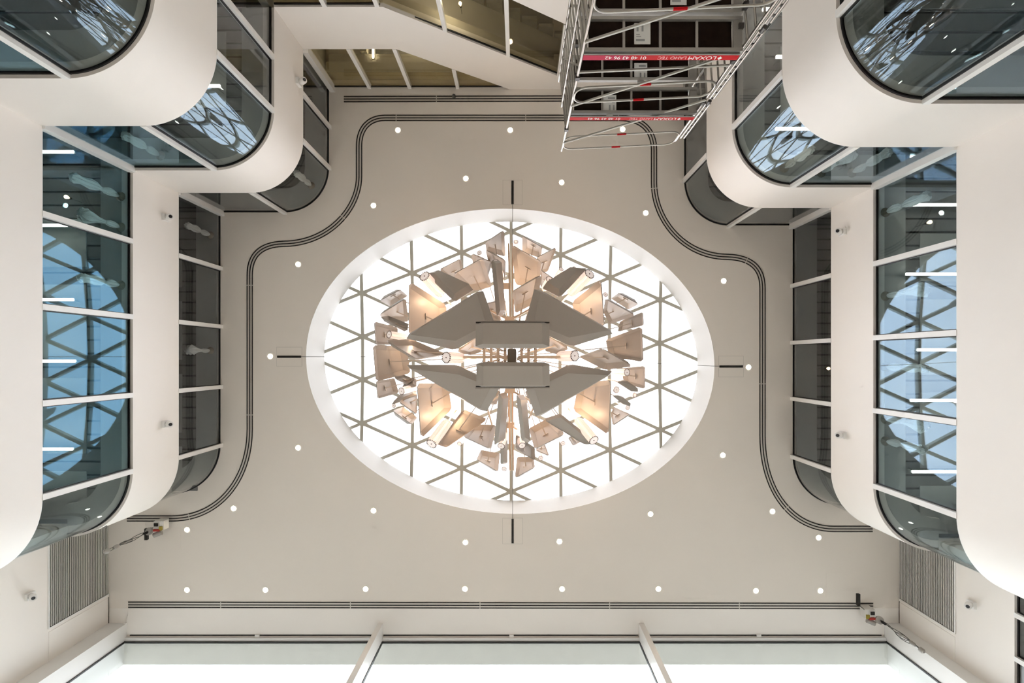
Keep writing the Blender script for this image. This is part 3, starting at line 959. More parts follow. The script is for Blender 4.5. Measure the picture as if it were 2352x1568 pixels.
TR = [
 # two lowest trays
 [(1093, 740, 12.0), (1262, 740, 12.0), (1262, 799, 11.86), (1092, 799, 11.86)],
 [(1094, 832, 11.86), (1262, 832, 11.86), (1263, 888, 12.0), (1094, 888, 12.0)],
 # four large diagonal trays
 [(926, 775, 13.1), (1108, 662, 13.1), (1138, 748, 12.85), (1046, 804, 12.85)],
 [(1229, 658, 13.1), (1414, 764, 13.1), (1312, 796, 12.85), (1205, 745, 12.85)],
 [(927, 838, 13.1), (1116, 949, 13.1), (1149, 888, 12.85), (1052, 838, 12.85)],
 [(1413, 854, 13.1), (1232, 961, 13.1), (1206, 888, 12.85), (1308, 836, 12.85)],
 # upright trays at the four flanks
 [(939, 646, 13.9), (938, 770, 13.9), (1025, 785, 15.2), (1024, 700, 15.2)],
 [(1381, 641, 13.9), (1389, 750, 13.9), (1325, 772, 15.2), (1316, 692, 15.2)],
 [(957, 880, 13.9), (966, 1007, 13.9), (1036, 940, 15.2), (1028, 880, 15.2)],
 [(1404, 872, 13.9), (1399, 999, 13.9), (1318, 942, 15.2), (1330, 880, 15.2)],
 # narrow diagonal trays
 [(979, 628, 14.2), (998, 622, 14.8), (1090, 664, 14.4), (1045, 692, 13.5)],
 [(1348, 616, 14.2), (1318, 614, 14.8), (1244, 660, 14.4), (1285, 682, 13.5)],
 [(1002, 1020, 14.2), (1026, 1028, 14.2), (1120, 963, 14.9), (1064, 940, 14.9)],
 [(1369, 1018, 14.2), (1346, 1021, 14.2), (1250, 962, 14.6), (1286, 950, 14.0)],
 # upper side
 [(1040, 629, 14.6), (1109, 591, 14.6), (1130, 657, 15.8), (1078, 668, 15.8)],
 [(1130, 598, 14.2), (1147, 598, 14.6), (1157, 724, 13.8), (1142, 724, 13.4)],
 [(1114, 556, 16.0), (1158, 528, 16.0), (1161, 588, 16.9), (1117, 577, 16.9)],
 [(1116, 573, 15.6), (1162, 598, 15.6), (1161, 641, 16.4), (1124, 606, 16.4)],
 [(1175, 561, 15.0), (1244, 600, 15.0), (1238, 662, 16.0), (1184, 652, 16.0)],
 [(1176, 668, 14.2), (1244, 630, 14.2), (1234, 692, 15.2), (1183, 718, 15.2)],
 [(1200, 541, 16.4), (1246, 567, 16.4), (1243, 592, 17.2), (1200, 577, 17.2)],
 [(1278, 567, 16.0), (1232, 591, 16.0), (1238, 628, 16.8), (1258, 622, 16.8)],
 [(1009, 618, 16.0), (1058, 593, 16.0), (1066, 640, 16.8), (1040, 647, 16.8)],
 [(1083, 581, 16.0), (1131, 602, 16.0), (1120, 640, 16.8), (1090, 622, 16.8)],
 [(1305, 622, 16.4), (1320, 610, 16.4), (1332, 626, 17.0), (1310, 642, 17.0)],
 [(1243, 620, 15.8), (1272, 639, 15.8), (1256, 664, 16.6), (1242, 658, 16.6)],
 # left side
 [(872, 689, 16.2), (919, 664, 16.2), (936, 678, 17.0), (896, 703, 17.0)],
 [(871, 722, 15.4), (932, 684, 15.4), (938, 737, 16.4), (895, 738, 16.4)],
 [(874, 729, 15.0), (892, 727, 15.4), (938, 745, 15.2), (936, 759, 14.8)],
 [(859, 738, 15.8), (862, 791, 15.8), (915, 792, 16.6), (912, 752, 16.6)],
 [(856, 792, 14.9), (863, 876, 14.9), (942, 857, 15.8), (932, 795, 15.8)],
 [(886, 783, 14.6), (958, 826, 14.2), (1024, 814, 15.2), (945, 780, 15.4)],
 [(863, 875, 15.8), (867, 916, 15.8), (915, 902, 16.6), (905, 868, 16.6)],
 [(905, 868, 15.6), (935, 882, 15.2), (952, 872, 15.4), (925, 860, 15.8)],
 [(921, 894, 15.4), (956, 886, 15.2), (956, 869, 15.5), (928, 880, 15.7)],
 [(900, 928, 16.0), (956, 906, 15.8), (954, 896, 16.1), (918, 909, 16.3)],
 [(916, 923, 15.6), (957, 952, 15.6), (958, 905, 16.6), (940, 908, 16.6)],
 [(901, 944, 16.4), (945, 975, 16.4), (958, 960, 17.2), (925, 935, 17.2)],
 # front side
 [(1064, 1003, 14.6), (1128, 1032, 14.6), (1139, 977, 15.7), (1085, 975, 15.7)],
 [(1094, 1055, 16.2), (1144, 1084, 16.2), (1148, 1042, 17.0), (1104, 1034, 17.0)],
 [(1164, 900, 13.6), (1147, 905, 13.2), (1136, 1022, 14.2), (1155, 1010, 14.6)],
 [(1187, 908, 13.2), (1204, 906, 13.6), (1214, 1017, 14.6), (1199, 1011, 14.2)],
 [(1150, 1003, 15.0), (1163, 1003, 15.3), (1162, 1064, 15.9), (1151, 1066, 15.6)],
 [(1185, 998, 15.0), (1184, 1030, 15.0), (1228, 1058, 15.8), (1227, 1028, 16.0)],
 [(1183, 1098, 16.0), (1229, 1073, 16.0), (1226, 1050, 16.8), (1188, 1050, 16.8)],
 [(1228, 1032, 14.6), (1298, 997, 14.6), (1262, 960, 15.7), (1215, 985, 15.7)],
 [(1230, 1033, 16.4), (1261, 1047, 16.4), (1251, 1020, 17.0), (1238, 1020, 17.0)],
 [(1305, 1004, 16.2), (1317, 1024, 16.2), (1336, 1013, 16.8), (1322, 996, 16.8)],
 # right side
 [(1477, 716, 15.8), (1479, 747, 15.8), (1420, 762, 16.6), (1425, 738, 16.6)],
 [(1475, 749, 14.9), (1478, 831, 14.9), (1400, 818, 15.8), (1392, 780, 15.8)],
 [(1391, 685, 15.2), (1460, 723, 15.2), (1402, 744, 16.2), (1386, 715, 16.2)],
 [(1421, 672, 16.2), (1467, 697, 16.2), (1444, 710, 17.0), (1404, 684, 17.0)],
 [(1383, 799, 14.4), (1453, 840, 14.2), (1390, 848, 15.2), (1330, 818, 15.2)],
 [(1482, 840, 15.6), (1482, 893, 15.6), (1434, 880, 16.4), (1428, 845, 16.4)],
 [(1417, 876, 15.4), (1430, 871, 15.8), (1467, 899, 16.0), (1450, 897, 15.6)],
 [(1408, 908, 15.6), (1420, 904, 16.0), (1449, 933, 16.3), (1430, 926, 15.9)],
 [(1448, 951, 16.0), (1408, 977, 16.0), (1404, 950, 16.8), (1410, 936, 16.8)],
 # inner trays glimpsed between the large ones
 [(1050, 806, 13.7), (1096, 772, 13.7), (1106, 806, 14.7), (1080, 814, 14.7)],
 [(1262, 772, 13.7), (1306, 800, 13.7), (1280, 812, 14.7), (1252, 804, 14.7)],
 [(1100, 700, 14.4), (1150, 690, 14.4), (1150, 735, 15.4), (1108, 740, 15.4)],
 [(1095, 905, 14.6), (1140, 930, 14.6), (1150, 900, 15.5), (1110, 890, 15.5)],
 [(1218, 930, 14.6), (1262, 905, 14.6), (1245, 890, 15.5), (1206, 900, 15.5)],
]
for c in TR: tray(c)
# slim lips with a dark joint along the far edges of the two lowest trays
for v_, d_ in ((737.5, -1), (890.5, 1)):
    a_, b_ = P(1092, v_, 12.02), P(1263, v_, 12.02)
    MB().beam(a_, b_, 0.035, 0.03).build('tray_lip', 'tray', ch)
    a_, b_ = P(1093, v_ - d_ * 3.0, 12.0), P(1262, v_ - d_ * 3.0, 12.0)
    MB().beam(a_, b_, 0.03, 0.02).build('lip_joint', 'slot', ch)
def lamp(f, bk, rpx, bulb='bulb'):
    a, b_ = P(*f), P(*bk)
    r = rpx * f[2] / F
    ax = (b_ - a); L = ax.length; ax.normalize()
    e1 = ax.cross(Vector((0, 0, 1))).normalized(); e2 = ax.cross(e1)
    n = 36
    def ringp(z, rr, k):
        out = []
        for j in range(n):
            t = 2 * math.pi * j / n
            q = rr * (1 + (0.07 if j % 2 else -0.03) * k)
            out.append(a + ax * z + q * (math.cos(t) * e1 + math.sin(t) * e2))
        return out
    m_ = MB()
    rings = [ringp(0.02, r * 0.97, 1), ringp(L * 0.5, r, 1), ringp(L * 0.9, r * 0.96, 1), ringp(L, r * 0.7, 0.3)]
    for q in rings: m_.v += q
    for i in range(3):
        for j in range(n):
            j2 = (j + 1) % n
            m_.f.append((i * n + j, i * n + j2, (i + 1) * n + j2, (i + 1) * n + j))
    t = m_.build('glass_tube', 'g_tube', ch, smooth=25)
    MB().tube([a + ax * 0.05, a + ax * (L * 0.93)], r * 0.22, 8).build('bulb', bulb, t, smooth=40)
    MB().lathe([(r * 0.80, L * 0.955), (r * 0.86, L * 0.975), (r * 0.72, L * 1.0)], a, 16, ax).build('collar', 'brass', t, smooth=40)
    # scalloped end cap with a dark rim of teeth and a centre pin
    cap = MB()
    outer = ringp(0.0, r, 1); inn = ringp(0.012, r * 0.2, 0)
    cap.v = [q for q in outer] + [q + ax * 0.02 for q in outer]
    cap.f = [tuple(range(n)), tuple(range(n, 2 * n))[::-1]] + [(j, n + j, n + (j + 1) % n, (j + 1) % n) for j in range(n)]
    cap.build('end_cap', 'cap', t)
    teeth = MB()
    for j in range(0, n, 2):
        tt = 2 * math.pi * j / n
        c = a + r * 1.0 * (math.cos(tt) * e1 + math.sin(tt) * e2) - ax * 0.004
        rad = (math.cos(tt) * e1 + math.sin(tt) * e2); tan = ax.cross(rad)
        teeth.obox(c, rad * r * 0.11, tan * r * 0.085, ax * 0.008)
    teeth.build('tooth_ring', 'mast', t)
    MB().lathe([(r * 0.12, -0.012), (r * 0.12, 0.004)], a, 10, ax).build('centre_pin', 'mast' if bulb == 'bulb' else 'bulb2', t)
    MB().tube([a + ax * L * 0.97, a + ax * (L + 0.55)], max(0.018, r * 0.16), 8).build('stem', 'brass', t, smooth=40)
    if rpx > 5.2:
        ld = bpy.data.lights.new('lamp_light', 'POINT'); ld.color = (1.0, 0.66, 0.42)
        ld.energy = 15.0 * (rpx / 10.0) ** 1.5; ld.shadow_soft_size = 0.05
        lo = bpy.data.objects.new('lamp_light', ld); COL.objects.link(lo)
        lo.parent = t; lo.location = a + ax * (L + 0.22) + e2 * 0.09 - root_loc(t)
LAMPS = [
 ((975, 634, 13.8), (1014, 676, 14.5), 12), ((1354, 629, 13.8), (1310, 674, 14.5), 12),
 ((991, 1019, 13.8), (1028, 969, 14.5), 12), ((1364, 1011, 13.8), (1326, 964, 14.5), 11.5),
 ((1025, 821, 12.7), (1062, 822, 13.2), 12.5), ((1320, 817, 12.7), (1284, 818, 13.2), 12),
 ((894, 768, 14.8), (932, 774, 15.3), 8), ((1440, 855, 14.8), (1410, 855, 15.3), 8),
 ((1262, 642, 15.0), (1250, 664, 15.4), 8), ((1289, 618, 16.0), (1277, 638, 16.3), 5.5),
 ((1137, 602, 14.9), (1152, 636, 15.4), 8), ((1101, 580, 16.4), (1108, 600, 16.9), 5.5),
 ((922, 898, 15.0), (950, 890, 15.5), 8), ((904, 931, 16.4), (930, 924, 16.9), 5.5),
 ((1151, 1024, 15.0), (1161, 990, 15.6), 8), ((1199, 1023, 15.0), (1189, 990, 15.6), 8),
 ((1158, 1077, 16.4), (1163, 1055, 16.9), 5.5), ((1242, 1052, 16.4), (1236, 1035, 16.9), 5.5),
 ((1293, 1018, 16.4), (1285, 1000, 16.9), 5.5), ((1416, 895, 15.3), (1396, 888, 15.8), 7.5),
 ((1442, 936, 16.4), (1425, 928, 16.9), 5.5), ((1156, 693, 16.6), (1160, 710, 17.0), 5),
 ((1391, 676, 16.6), (1378, 688, 17.0), 5.5),
]
for f, bk, r in LAMPS: lamp(f, bk, r)
for f, bk, r in (((1185, 555, 16.4), (1186, 575, 16.8), 5.5), ((1055, 1019, 16.4), (1066, 1004, 16.8), 5.5), ((1458, 907, 16.2), (1432, 900, 16.7), 5.5)):
    lamp(f, bk, r, 'bulb2')
# mast, cross beams and hub plates
hx, hy = HUB.x, HUB.y
MB().box(hx - 0.10, hx + 0.10, hy - 0.16, hy + 0.16, ZC + 12.1, ZC + 17.6).build('mast', 'mast', ch)
for x0, x1 in ((1064, 1168), (1190, 1290)):
    MB().beam(P(x0, 820, 13.0), P(x1, 820, 13.0), 0.07, 0.09).build('cross_beam', 'brass', ch)
for u in (1112, 1128, 1144, 1160, 1198, 1214, 1230):
    MB().box(P(u, 0, 12.9).x - 0.035, P(u, 0, 12.9).x + 0.035, hy - 0.42, hy + 0.42, ZC + 12.9, ZC + 12.98).build('cross_bracket', 'brass', ch)
for i, (u, v) in enumerate(((1110, 800), (1122, 803), (1133, 802), (1148, 804), (1160, 805), (1200, 803), (1216, 805), (1228, 801), (1108, 829), (1122, 829), (1146, 828), (1160, 829), (1196, 829), (1214, 829), (1226, 828))):
    MB().tube([P(u, v, 12.05), P(u, v, 12.25)], 0.018, 6).build('fixing_bolt', 'mast', ch)
for v0, v1 in ((560, 732), (890, 1080)):
    MB().beam(P(1168, v0, 15.6), P(1172, v1, 14.0), 0.05, 0.07).build('long_rod', 'brass', ch)
    MB().beam(P(1177, v0, 15.8), P(1179, v1, 14.2), 0.04, 0.06).build('long_rod', 'brass', ch)
for (u, v, h) in ((1163, 657, 15.0), (1172, 976, 15.6), (1172, 895, 13.6), (1170, 735, 13.8)):
    p = P(u, v, h); MB().box(p.x - 0.13, p.x + 0.13, p.y - 0.09, p.y + 0.09, p.z - 0.05, p.z + 0.05).build('hub_plate', 'brass', ch)
for a, c in (((1172, 895, 13.6), (1112, 930, 14.2)), ((1172, 895, 13.6), (1236, 930, 14.2)), ((1170, 735, 13.8), (1120, 710, 14.3)), ((1172, 735, 13.8), (1225, 705, 14.3)),
             ((1172, 976, 15.6), (1136, 1000, 15.8)), ((1172, 976, 15.6), (1210, 1000, 15.8)), ((1130, 975, 14.8), (1120, 940, 14.6)), ((1215, 960, 14.8), (1228, 930, 14.6))):
    MB().beam(P(*a), P(*c), 0.05, 0.06).build('strut', 'brass', ch)
for f in ((690, 819), (1653, 841), (1177, 467), (1177.5, 1193)):
    MB().tube([P(*f, H0 - 0.045), Vector((hx, hy, ZC + 16.9))], 0.008, 5).build('suspension_wire', 'cable', ch)

# ------------------------------------------------------------------ scaffold tower
sc = empty('scaffold_tower', (2.3, -5.5, 0))
tag(sc, 'tall aluminium scaffold tower with red banners standing before the back stair', 'scaffold')
FY0, FY1, BY = -4.90, -5.02, -6.16
HT = 12.0
xl, xr = 1.03, 3.62
def post(x, y, top, r=0.026):
    MB().tube([(x, y, 0), (x, y, ZC + top)], r, 10).build('post', 'alu', sc, smooth=50)
post(xl, FY0, HT - 0.5); post(xr, FY1, 11.75); post(0.90, BY, 11.35); post(xr - 0.08, BY, 11.35)
for (ha, hb) in ((5.6, 7.55), (7.75, 9.75), (9.95, 11.5)):
    for dx in (0.035, 0.11):
        MB().tube([(xr + dx, FY1 + 0.05, ZC + ha), (xr + dx, FY1 + 0.05, ZC + hb)], 0.021, 8).build('outer_tube', 'alu', sc, smooth=50)
    k = ha + 0.1
    while k < hb:
        MB().box(xr + 0.035, xr + 0.11, FY1 + 0.04, FY1 + 0.06, ZC + k, ZC + k + 0.035).build('tube_link', 'clamp', sc)
        k += 0.21
    MB().tube([(xr + 0.072, FY1 + 0.05, ZC + ha - 0.1), (xr + 0.072, FY1 + 0.05, ZC + ha + 0.02)], 0.035, 10).build('coupler', 'clamp', sc, smooth=50)
post(0.955, (FY0 + BY) / 2, 11.2); post(xr - 0.04, (FY1 + BY) / 2, 11.2)
# end frames: ladder rungs
z = 0.3
while z < ZC + 11.2:
    for x, xb, ya in ((xl, 0.90, FY0), (xr, xr - 0.08, FY1)):
        MB().tube([(x, ya, z), (xb, BY, z)], 0.019, 8).build('rung', 'alu', sc, smooth=50)
    z += 0.29
# diagonal braces on the end frames
for h in (4.4, 6.5, 8.6):
    MB().tube([(xl, FY0 - 0.03, ZC + h), (0.92, BY, ZC + h + 1.9)], 0.017, 8).build('end_brace', 'alu', sc, smooth=50)
    MB().tube([(xr, FY1 - 0.03, ZC + h), (xr - 0.06, BY, ZC + h + 1.9)], 0.017, 8).build('end_brace', 'alu', sc, smooth=50)
def rail(p0, p1, r=0.022, bend=True, name='guard_rail'):
    a, c = Vector(p0), Vector(p1)
    MB().tube([a, c], r, 8).build(name, 'alu', sc, smooth=50)
    return a, c
def front_h(v): return -FY0 * F / (ZV - v)
def loop(hl, hh, y_off, tilt=0.0, r=0.021, rad=0.22):
    x0, x1 = xl + 0.01, xr - 0.02
    pts = []
    for (cx_, cz_, a0) in ((x1 - rad, hh - rad, 0), (x0 + rad, hh - rad, 90), (x0 + rad, hl + rad, 180), (x1 - rad, hl + rad, 270)):
        for k in range(7):
            a = math.radians(a0 + 15 * k)
            x = cx_ + rad * math.cos(a)
            f = (x - x0) / (x1 - x0)
            pts.append((x, FY0 + (FY1 - FY0) * f + y_off, ZC + cz_ + rad * math.sin(a) + tilt * f))
    MB().tube(pts, r, 8, closed=True).build('guard_loop', 'alu', sc, smooth=50)
    for hh_ in (hl, hh):
        a = Vector((xl + 1.15, FY0 + (FY1 - FY0) * 0.44 + y_off, ZC + hh_ + tilt * 0.44))
        MB().tube([a, a + Vector((0.2, (FY1 - FY0) * 0.08, tilt * 0.08))], r + 0.0015, 8).build('red_sticker', 'red', sc, smooth=50)
loop(9.18, 9.72, 0.035, -0.02)
loop(11.28, 11.95, 0.0, 0.0, 0.018)
loop(6.5, 7.2, 0.03)
rail((xl, FY0, ZC + front_h(166)), (xr, FY1, ZC + front_h(166)))
for h in (8.9, 9.5, 10.9, 11.3, 6.7, 7.3):
    rail((0.92, BY + 0.02, ZC + h), (xr - 0.08, BY + 0.02, ZC + h))
MB().tube([(xl, FY0, ZC + 11.4), (xl - 0.01, FY0, ZC + 12.05)], 0.02, 8).build('top_stub', 'alu', sc, smooth=50)
# front diagonals
for va, vb in ((325, 240), (240, 130), (92, -45)):
    MB().tube([(xl, FY0 + 0.03, ZC + front_h(va)), (xr, FY1 + 0.03, ZC + front_h(vb) * 1.0)], 0.024, 8).build('diagonal_brace', 'alu', sc, smooth=50)
# clamps
for (x, y, h) in ((xr, FY1, 8.6), (xr, FY1, 10.0), (xr - 0.06, FY1 - 0.3, 8.2), (xr - 0.07, FY1 - 0.5, 8.0), (xl, FY0, 8.9), (xl, FY0, 10.9), (xr - 0.08, BY + 0.05, 8.2), (xl - 0.03, FY0 - 0.4, 8.6), (xl - 0.05, FY0 - 0.6, 7.7), (xl - 0.06, FY0 - 0.8, 7.6)):
    MB().box(x - 0.04, x + 0.04, y - 0.04, y + 0.04, ZC + h - 0.05, ZC + h + 0.05).build('clamp', 'clamp', sc)
# decks
def text_mesh(s, size, name, m, parent, origin, width=None):
    cu = bpy.data.curves.new('t', 'FONT'); cu.body = s; cu.size = size; cu.extrude = 0.001; cu.offset = 0.0
    to = bpy.data.objects.new('t', cu); COL.objects.link(to)
    dg = bpy.context.evaluated_depsgraph_get()
    me = bpy.data.meshes.new_from_object(to.evaluated_get(dg))
    bpy.data.objects.remove(to); bpy.data.curves.remove(cu)
    xs = [v.co.x for v in me.vertices]
    k = (width / (max(xs) - min(xs))) if width else 1.0
    pts = [Vector((origin[0] - (v.co.x - min(xs)) * k, origin[1] + v.co.z, origin[2] + v.co.y)) for v in me.vertices]
    fs = [tuple(p.vertices) for p in me.polygons]
    bpy.data.meshes.remove(me)
    return MB().add(pts, fs).build(name, m, parent)
def deck(h, ya, yb, sheet_x, flip, nbar=3):
    d = MB()
    x0, x1 = xl - 0.02, xr - 0.03
    z = ZC + h
    d.box(x0, x1, ya, ya + 0.055, z - 0.05, z + 0.04); d.box(x0, x1, yb - 0.055, yb, z - 0.05, z + 0.04)
    d.box(x0, x0 + 0.10, ya + 0.055, yb - 0.055, z - 0.03, z + 0.04); d.box(x1 - 0.14, x1, ya + 0.055, yb - 0.055, z - 0.03, z + 0.04)
    fr = d.build('deck_frame', 'alubright', sc)
    xa, xb = x0 + 0.10, x1 - 0.14
    for i in range(4):
        p0 = xa + (xb - xa) * i / 4; p1 = xa + (xb - xa) * (i + 1) / 4
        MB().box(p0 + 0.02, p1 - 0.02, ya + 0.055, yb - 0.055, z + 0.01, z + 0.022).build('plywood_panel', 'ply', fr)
        if i: MB().box(p0 - 0.02, p0 + 0.02, ya + 0.055, yb - 0.055, z - 0.02, z + 0.03).build('cross_bar', 'alubright', fr)
    if sheet_x:
        sw, sh = 0.26, min(0.34, (yb - ya) * 0.66)
        yc = (ya + yb) / 2 + (0.04 if flip else -0.03)
        s_ = MB().box(sheet_x, sheet_x + sw, yc - sh / 2, yc + sh / 2, z + 0.004, z + 0.009).build('notice_sheet', 'paper', fr)
        ink = MB()
        for (fx, fy, fw, fh) in ((0.14, 0.10, 0.12, 0.30), (0.45, 0.10, 0.12, 0.30), (0.12, 0.52, 0.22, 0.04), (0.12, 0.62, 0.30, 0.04), (0.10, 0.76, 0.55, 0.10)):
            yy = fy if not flip else 1 - fy - fh
            xx = fx if not flip else 1 - fx - fw
            ink.box(sheet_x + sw * xx, sheet_x + sw * (xx + fw), yc - sh / 2 + sh * yy, yc - sh / 2 + sh * (yy + fh), z + 0.0025, z + 0.0045)
        ink.build('print', 'ink', s_)
        yt = yc - sh / 2 - 0.09 if not flip else yc + sh / 2 + 0.03
        MB().box(sheet_x + 0.06, sheet_x + 0.19, yt, yt + 0.06, z + 0.004, z + 0.009).build('small_label', 'paper', fr)
h1, h2, h3 = 10.32, 8.22, 6.1
deck(h1, FY0 - 0.56, FY0 - 0.04, P(1386, 0, h1).x, True)
deck(h1, BY + 0.06, BY + 0.56, P(1457, 0, h1).x, True)
deck(h2, FY0 - 0.58, FY0 - 0.02, P(1457, 0, h2).x, False)
deck(h2, BY + 0.04, BY + 0.62, P(1540, 0, h2).x, False)
for h, lr in ((h1, 'red'), (h2, 'red')):
    z = ZC + h
    x0, x1 = xl + 0.02, xr - 0.06
    bn = MB().box(x0, x1, FY0 + 0.005, FY0 + 0.02, z - 0.02, z + 0.135).build('toe_board', 'alubright', sc)
    rb = MB().box(x0, x1, FY0 + 0.02, FY0 + 0.024, z + 0.0, z + 0.13).build('red_banner', lr, bn)
    Lx = x1 - x0
    yy = FY0 + 0.0255
    text_mesh('\u25c6', 0.10, 'lettering', 'lettering', bn, (x1 - 0.26, yy, z + 0.035), 0.07)
    text_mesh('LOXAM', 0.125, 'lettering', 'lettering', bn, (x1 - 0.36, yy, z + 0.025), 0.44)
    text_mesh('LAHO TEC', 0.105, 'lettering', 'faded', bn, (x1 - 0.84, yy, z + 0.03), 0.46)
    text_mesh('01 48 43 96 42', 0.11, 'lettering', 'lettering', bn, (x0 + 1.02, yy, z + 0.028), 0.66)
    if h == h2:
        MB().box(x0, x0 + 0.75, FY0 + 0.0242, FY0 + 0.0248, z, z + 0.13).build('faded_strip', 'pinkred', bn)

# ------------------------------------------------------------------ security cameras
def cctv(u, v, h, nrm, label):
    p = P(u, v, h)
    n = Vector(nrm)
    if n.x > 0: p.x = max(p.x, (LM[29][0] if u > 200 and u < 600 else XFL))
    o = empty('security_camera', p); tag(o, label, 'camera', 'white security cameras on the wall bands')
    up = Vector((0, 0, 1)); s_ = n.cross(up)
    MB().obox(p + n * 0.04, n * 0.04, s_ * 0.09, up * 0.12).build('base', 'camwhite', o)
    c = p + n * 0.13 - up * 0.03
    d = (n * 0.75 - up * 0.65).normalized()
    MB().tube([p + n * 0.05, c], 0.035, 10).build('arm', 'camwhite', o, smooth=40)
    MB().lathe([(0.06, -0.05), (0.085, 0.0), (0.085, 0.14), (0.07, 0.16)], c, 14, d).build('housing', 'camwhite', o, smooth=40)
    MB().lathe([(0.045, 0.155), (0.045, 0.168)], c, 12, d).build('lens', 'lens', o, smooth=40)
def on_x(X, u): return X * F / (u - ZU)     # height where the ray through column u meets plane X
XML, XMR = LM[29][0], RM[29][0]
for (u, v, X, n, lb) in (
    (378, 500, XML, (1, 0, 0), 'white security camera on the left wall band, nearer the back'),
    (378, 973, XML, (1, 0, 0), 'white security camera on the left wall band, nearer the facade'),
    (683, 189, XSL, (1, 0, 0), 'white security camera on the rounded band at the back left'),
    (66, 1368, XFL, (1, 0, 0), 'white security camera next to the left louvre grille'),
    (1938, 533, XMR, (-1, 0, 0), 'white security camera on the right wall band, nearer the back'),
    (1938, 998, XMR, (-1, 0, 0), 'white security camera on the right wall band, nearer the facade'),
    (2234, 1387, XFR, (-1, 0, 0), 'white security camera next to the right louvre grille')):
    h = on_x(X, u)
    cctv(u, v, h, n, lb)

# ------------------------------------------------------------------ hanging trolleys on the rails
def trolley(u, v, sg, label):
    b0 = Vector((*m2(u, v), ZC + H0 - 0.02))
    o = empty('rail_trolley', b0); tag(o, label, 'trolley', 'small lifting trolleys hanging from the ceiling rails')
    def bx(dx, dy, dz, sx, sy, sz, nm, mm):
        c = b0 + Vector((dx * sg, dy, dz))
        return MB().obox(c, Vector((sx, 0, 0)), Vector((0, sy, 0)), Vector((0, 0, sz))).build(nm, mm, o)
    body = bx(0, 0, -0.22, 0.13, 0.11, 0.17, 'body', 'trolley')
    bx(0.10, 0.02, -0.26, 0.09, 0.14, 0.12, 'gearbox', 'trolley')
    bx(0.11, 0.10, -0.40, 0.05, 0.06, 0.02, 'yellow_tag', 'yellow')
    bx(-0.02, 0.16, -0.40, 0.10, 0.03, 0.04, 'red_tag', 'trolleyred')
    bx(-0.02, -0.02, -0.43, 0.06, 0.05, 0.012, 'dark_plate', 'slot')
    MB().tube([b0 + Vector((0.08 * sg, 0.26, -0.30)), b0 + Vector((-0.14 * sg, 0.34, -0.36))], 0.075, 14).build('motor', 'trolleygrey', o, smooth=40)
    MB().lathe([(0.12, -0.03), (0.12, 0.03)], b0 + Vector((-0.22 * sg, 0.18, -0.45)), 18, Vector((0.2, 0.3, 1))).build('drum', 'trolleygrey', o, smooth=40)
    bx(-0.38 * sg, 0.30 if sg > 0 else -0.42, -0.34, 0.045, 0.18, 0.04, 'black_bar', 'slot')
    MB().tube([b0 + Vector((-0.38, 0.16 if sg > 0 else -0.26, -0.34)), b0 + Vector((0, 0.05, -0.34))], 0.012, 6).build('bar_cable', 'cable', o)
    # hanging cables with weights
    top = b0 + Vector((-0.22 * sg, 0.16, -0.5))
    for k, (dx, dy, L) in enumerate(((0.0, 0.0, 1.62), (0.05, 0.05, 1.58), (-0.04, 0.04, 1.25))):
        pts = [top + Vector((dx * t + 0.05 * math.sin(3 * t + k) * (t * (1 - t)) * 4, dy * t + 0.06 * math.sin(4 * t + 2 * k) * (t * (1 - t)) * 4, -L * t)) for t in [i / 14 for i in range(15)]]
        MB().tube(pts, 0.010, 6).build('cable', 'cable', o)
    lp = [top + Vector((0.10 * math.cos(a), 0.02, -0.9 + 0.22 * math.sin(a))) for a in [i * math.pi / 8 for i in range(16)]]
    MB().tube(lp, 0.010, 6, closed=True).build('cable_loop', 'cable', o)
    for (dz, r, L) in ((-0.12, 0.04, 0.22), (-0.82, 0.045, 0.12), (-1.28, 0.06, 0.22), (-1.62, 0.07, 0.18)):
        MB().lathe([(r * 0.5, -L / 2), (r, -L / 4), (r, L / 4), (r * 0.4, L / 2)], top + Vector((0.01, 0.02, dz)), 12).build('hook_weight', 'trolleygrey' if dz < -0.2 else 'slot', o, smooth=40)
trolley(382, 1196, 1, 'white hanging trolley with cables on the end of the left curved rail')
trolley(1981, 1394, -1, 'white hanging trolley with tangled cables on the right end of the facade rail')
# small knob on the short back rail
tag(MB().lathe([(0.03, -0.14), (0.06, -0.10), (0.06, -0.03), (0.03, -0.001)], Vector((*m2(1043, 223), ZC + H0)), 12).build('rail_stop', 'cable', None, smooth=40), 'small dark stop knob on the short back rail', 'knob')

# ------------------------------------------------------------------ lamps inside the rooms
def linear(u, v, h, sg, L, label):
    a = P(u, v, h); b_ = a + Vector((sg * L, 0, 0))
    o = empty('linear_lamp', a); tag(o, label, 'lamp', 'linear lamps in the rooms behind glass')
    MB().tube([a, b_], 0.035, 10).build('light_tube', 'tube', o, smooth=40)
    MB().box(min(a.x, b_.x), max(a.x, b_.x), a.y - 0.03, a.y + 0.03, a.z + 0.034, a.z + 0.07).build('housing', 'trim', o)
    for k in (0.1, 0.9):
        q = a.lerp(b_, k); MB().tube([q + Vector((0, 0, 0.06)), q + Vector((0, 0, 12.88 - h))], 0.006, 5).build('hanger', 'cable', o)
order = ['nearest the back', 'second from the back', 'third from the back', 'fourth from the back', 'nearest the facade']
for (u, v), w in zip(((168, 348), (162, 517), (168, 688), (172, 829), (166, 1031)), order):
    linear(u, v, 12.5, -1, 1.7, 'bright linear lamp behind the left middle floor window, ' + w)
for (u, v), w in zip(((2092, 470), (2082, 629), (2108, 803), (2092, 919), (2096, 1083)), order):
    linear(u, v, 12.5, 1, 1.7, 'bright linear lamp behind the right middle floor window, ' + w)
linear(1782, 295, 12.5, 1, 1.6, 'bright linear lamp behind the curved middle floor window at the back right')
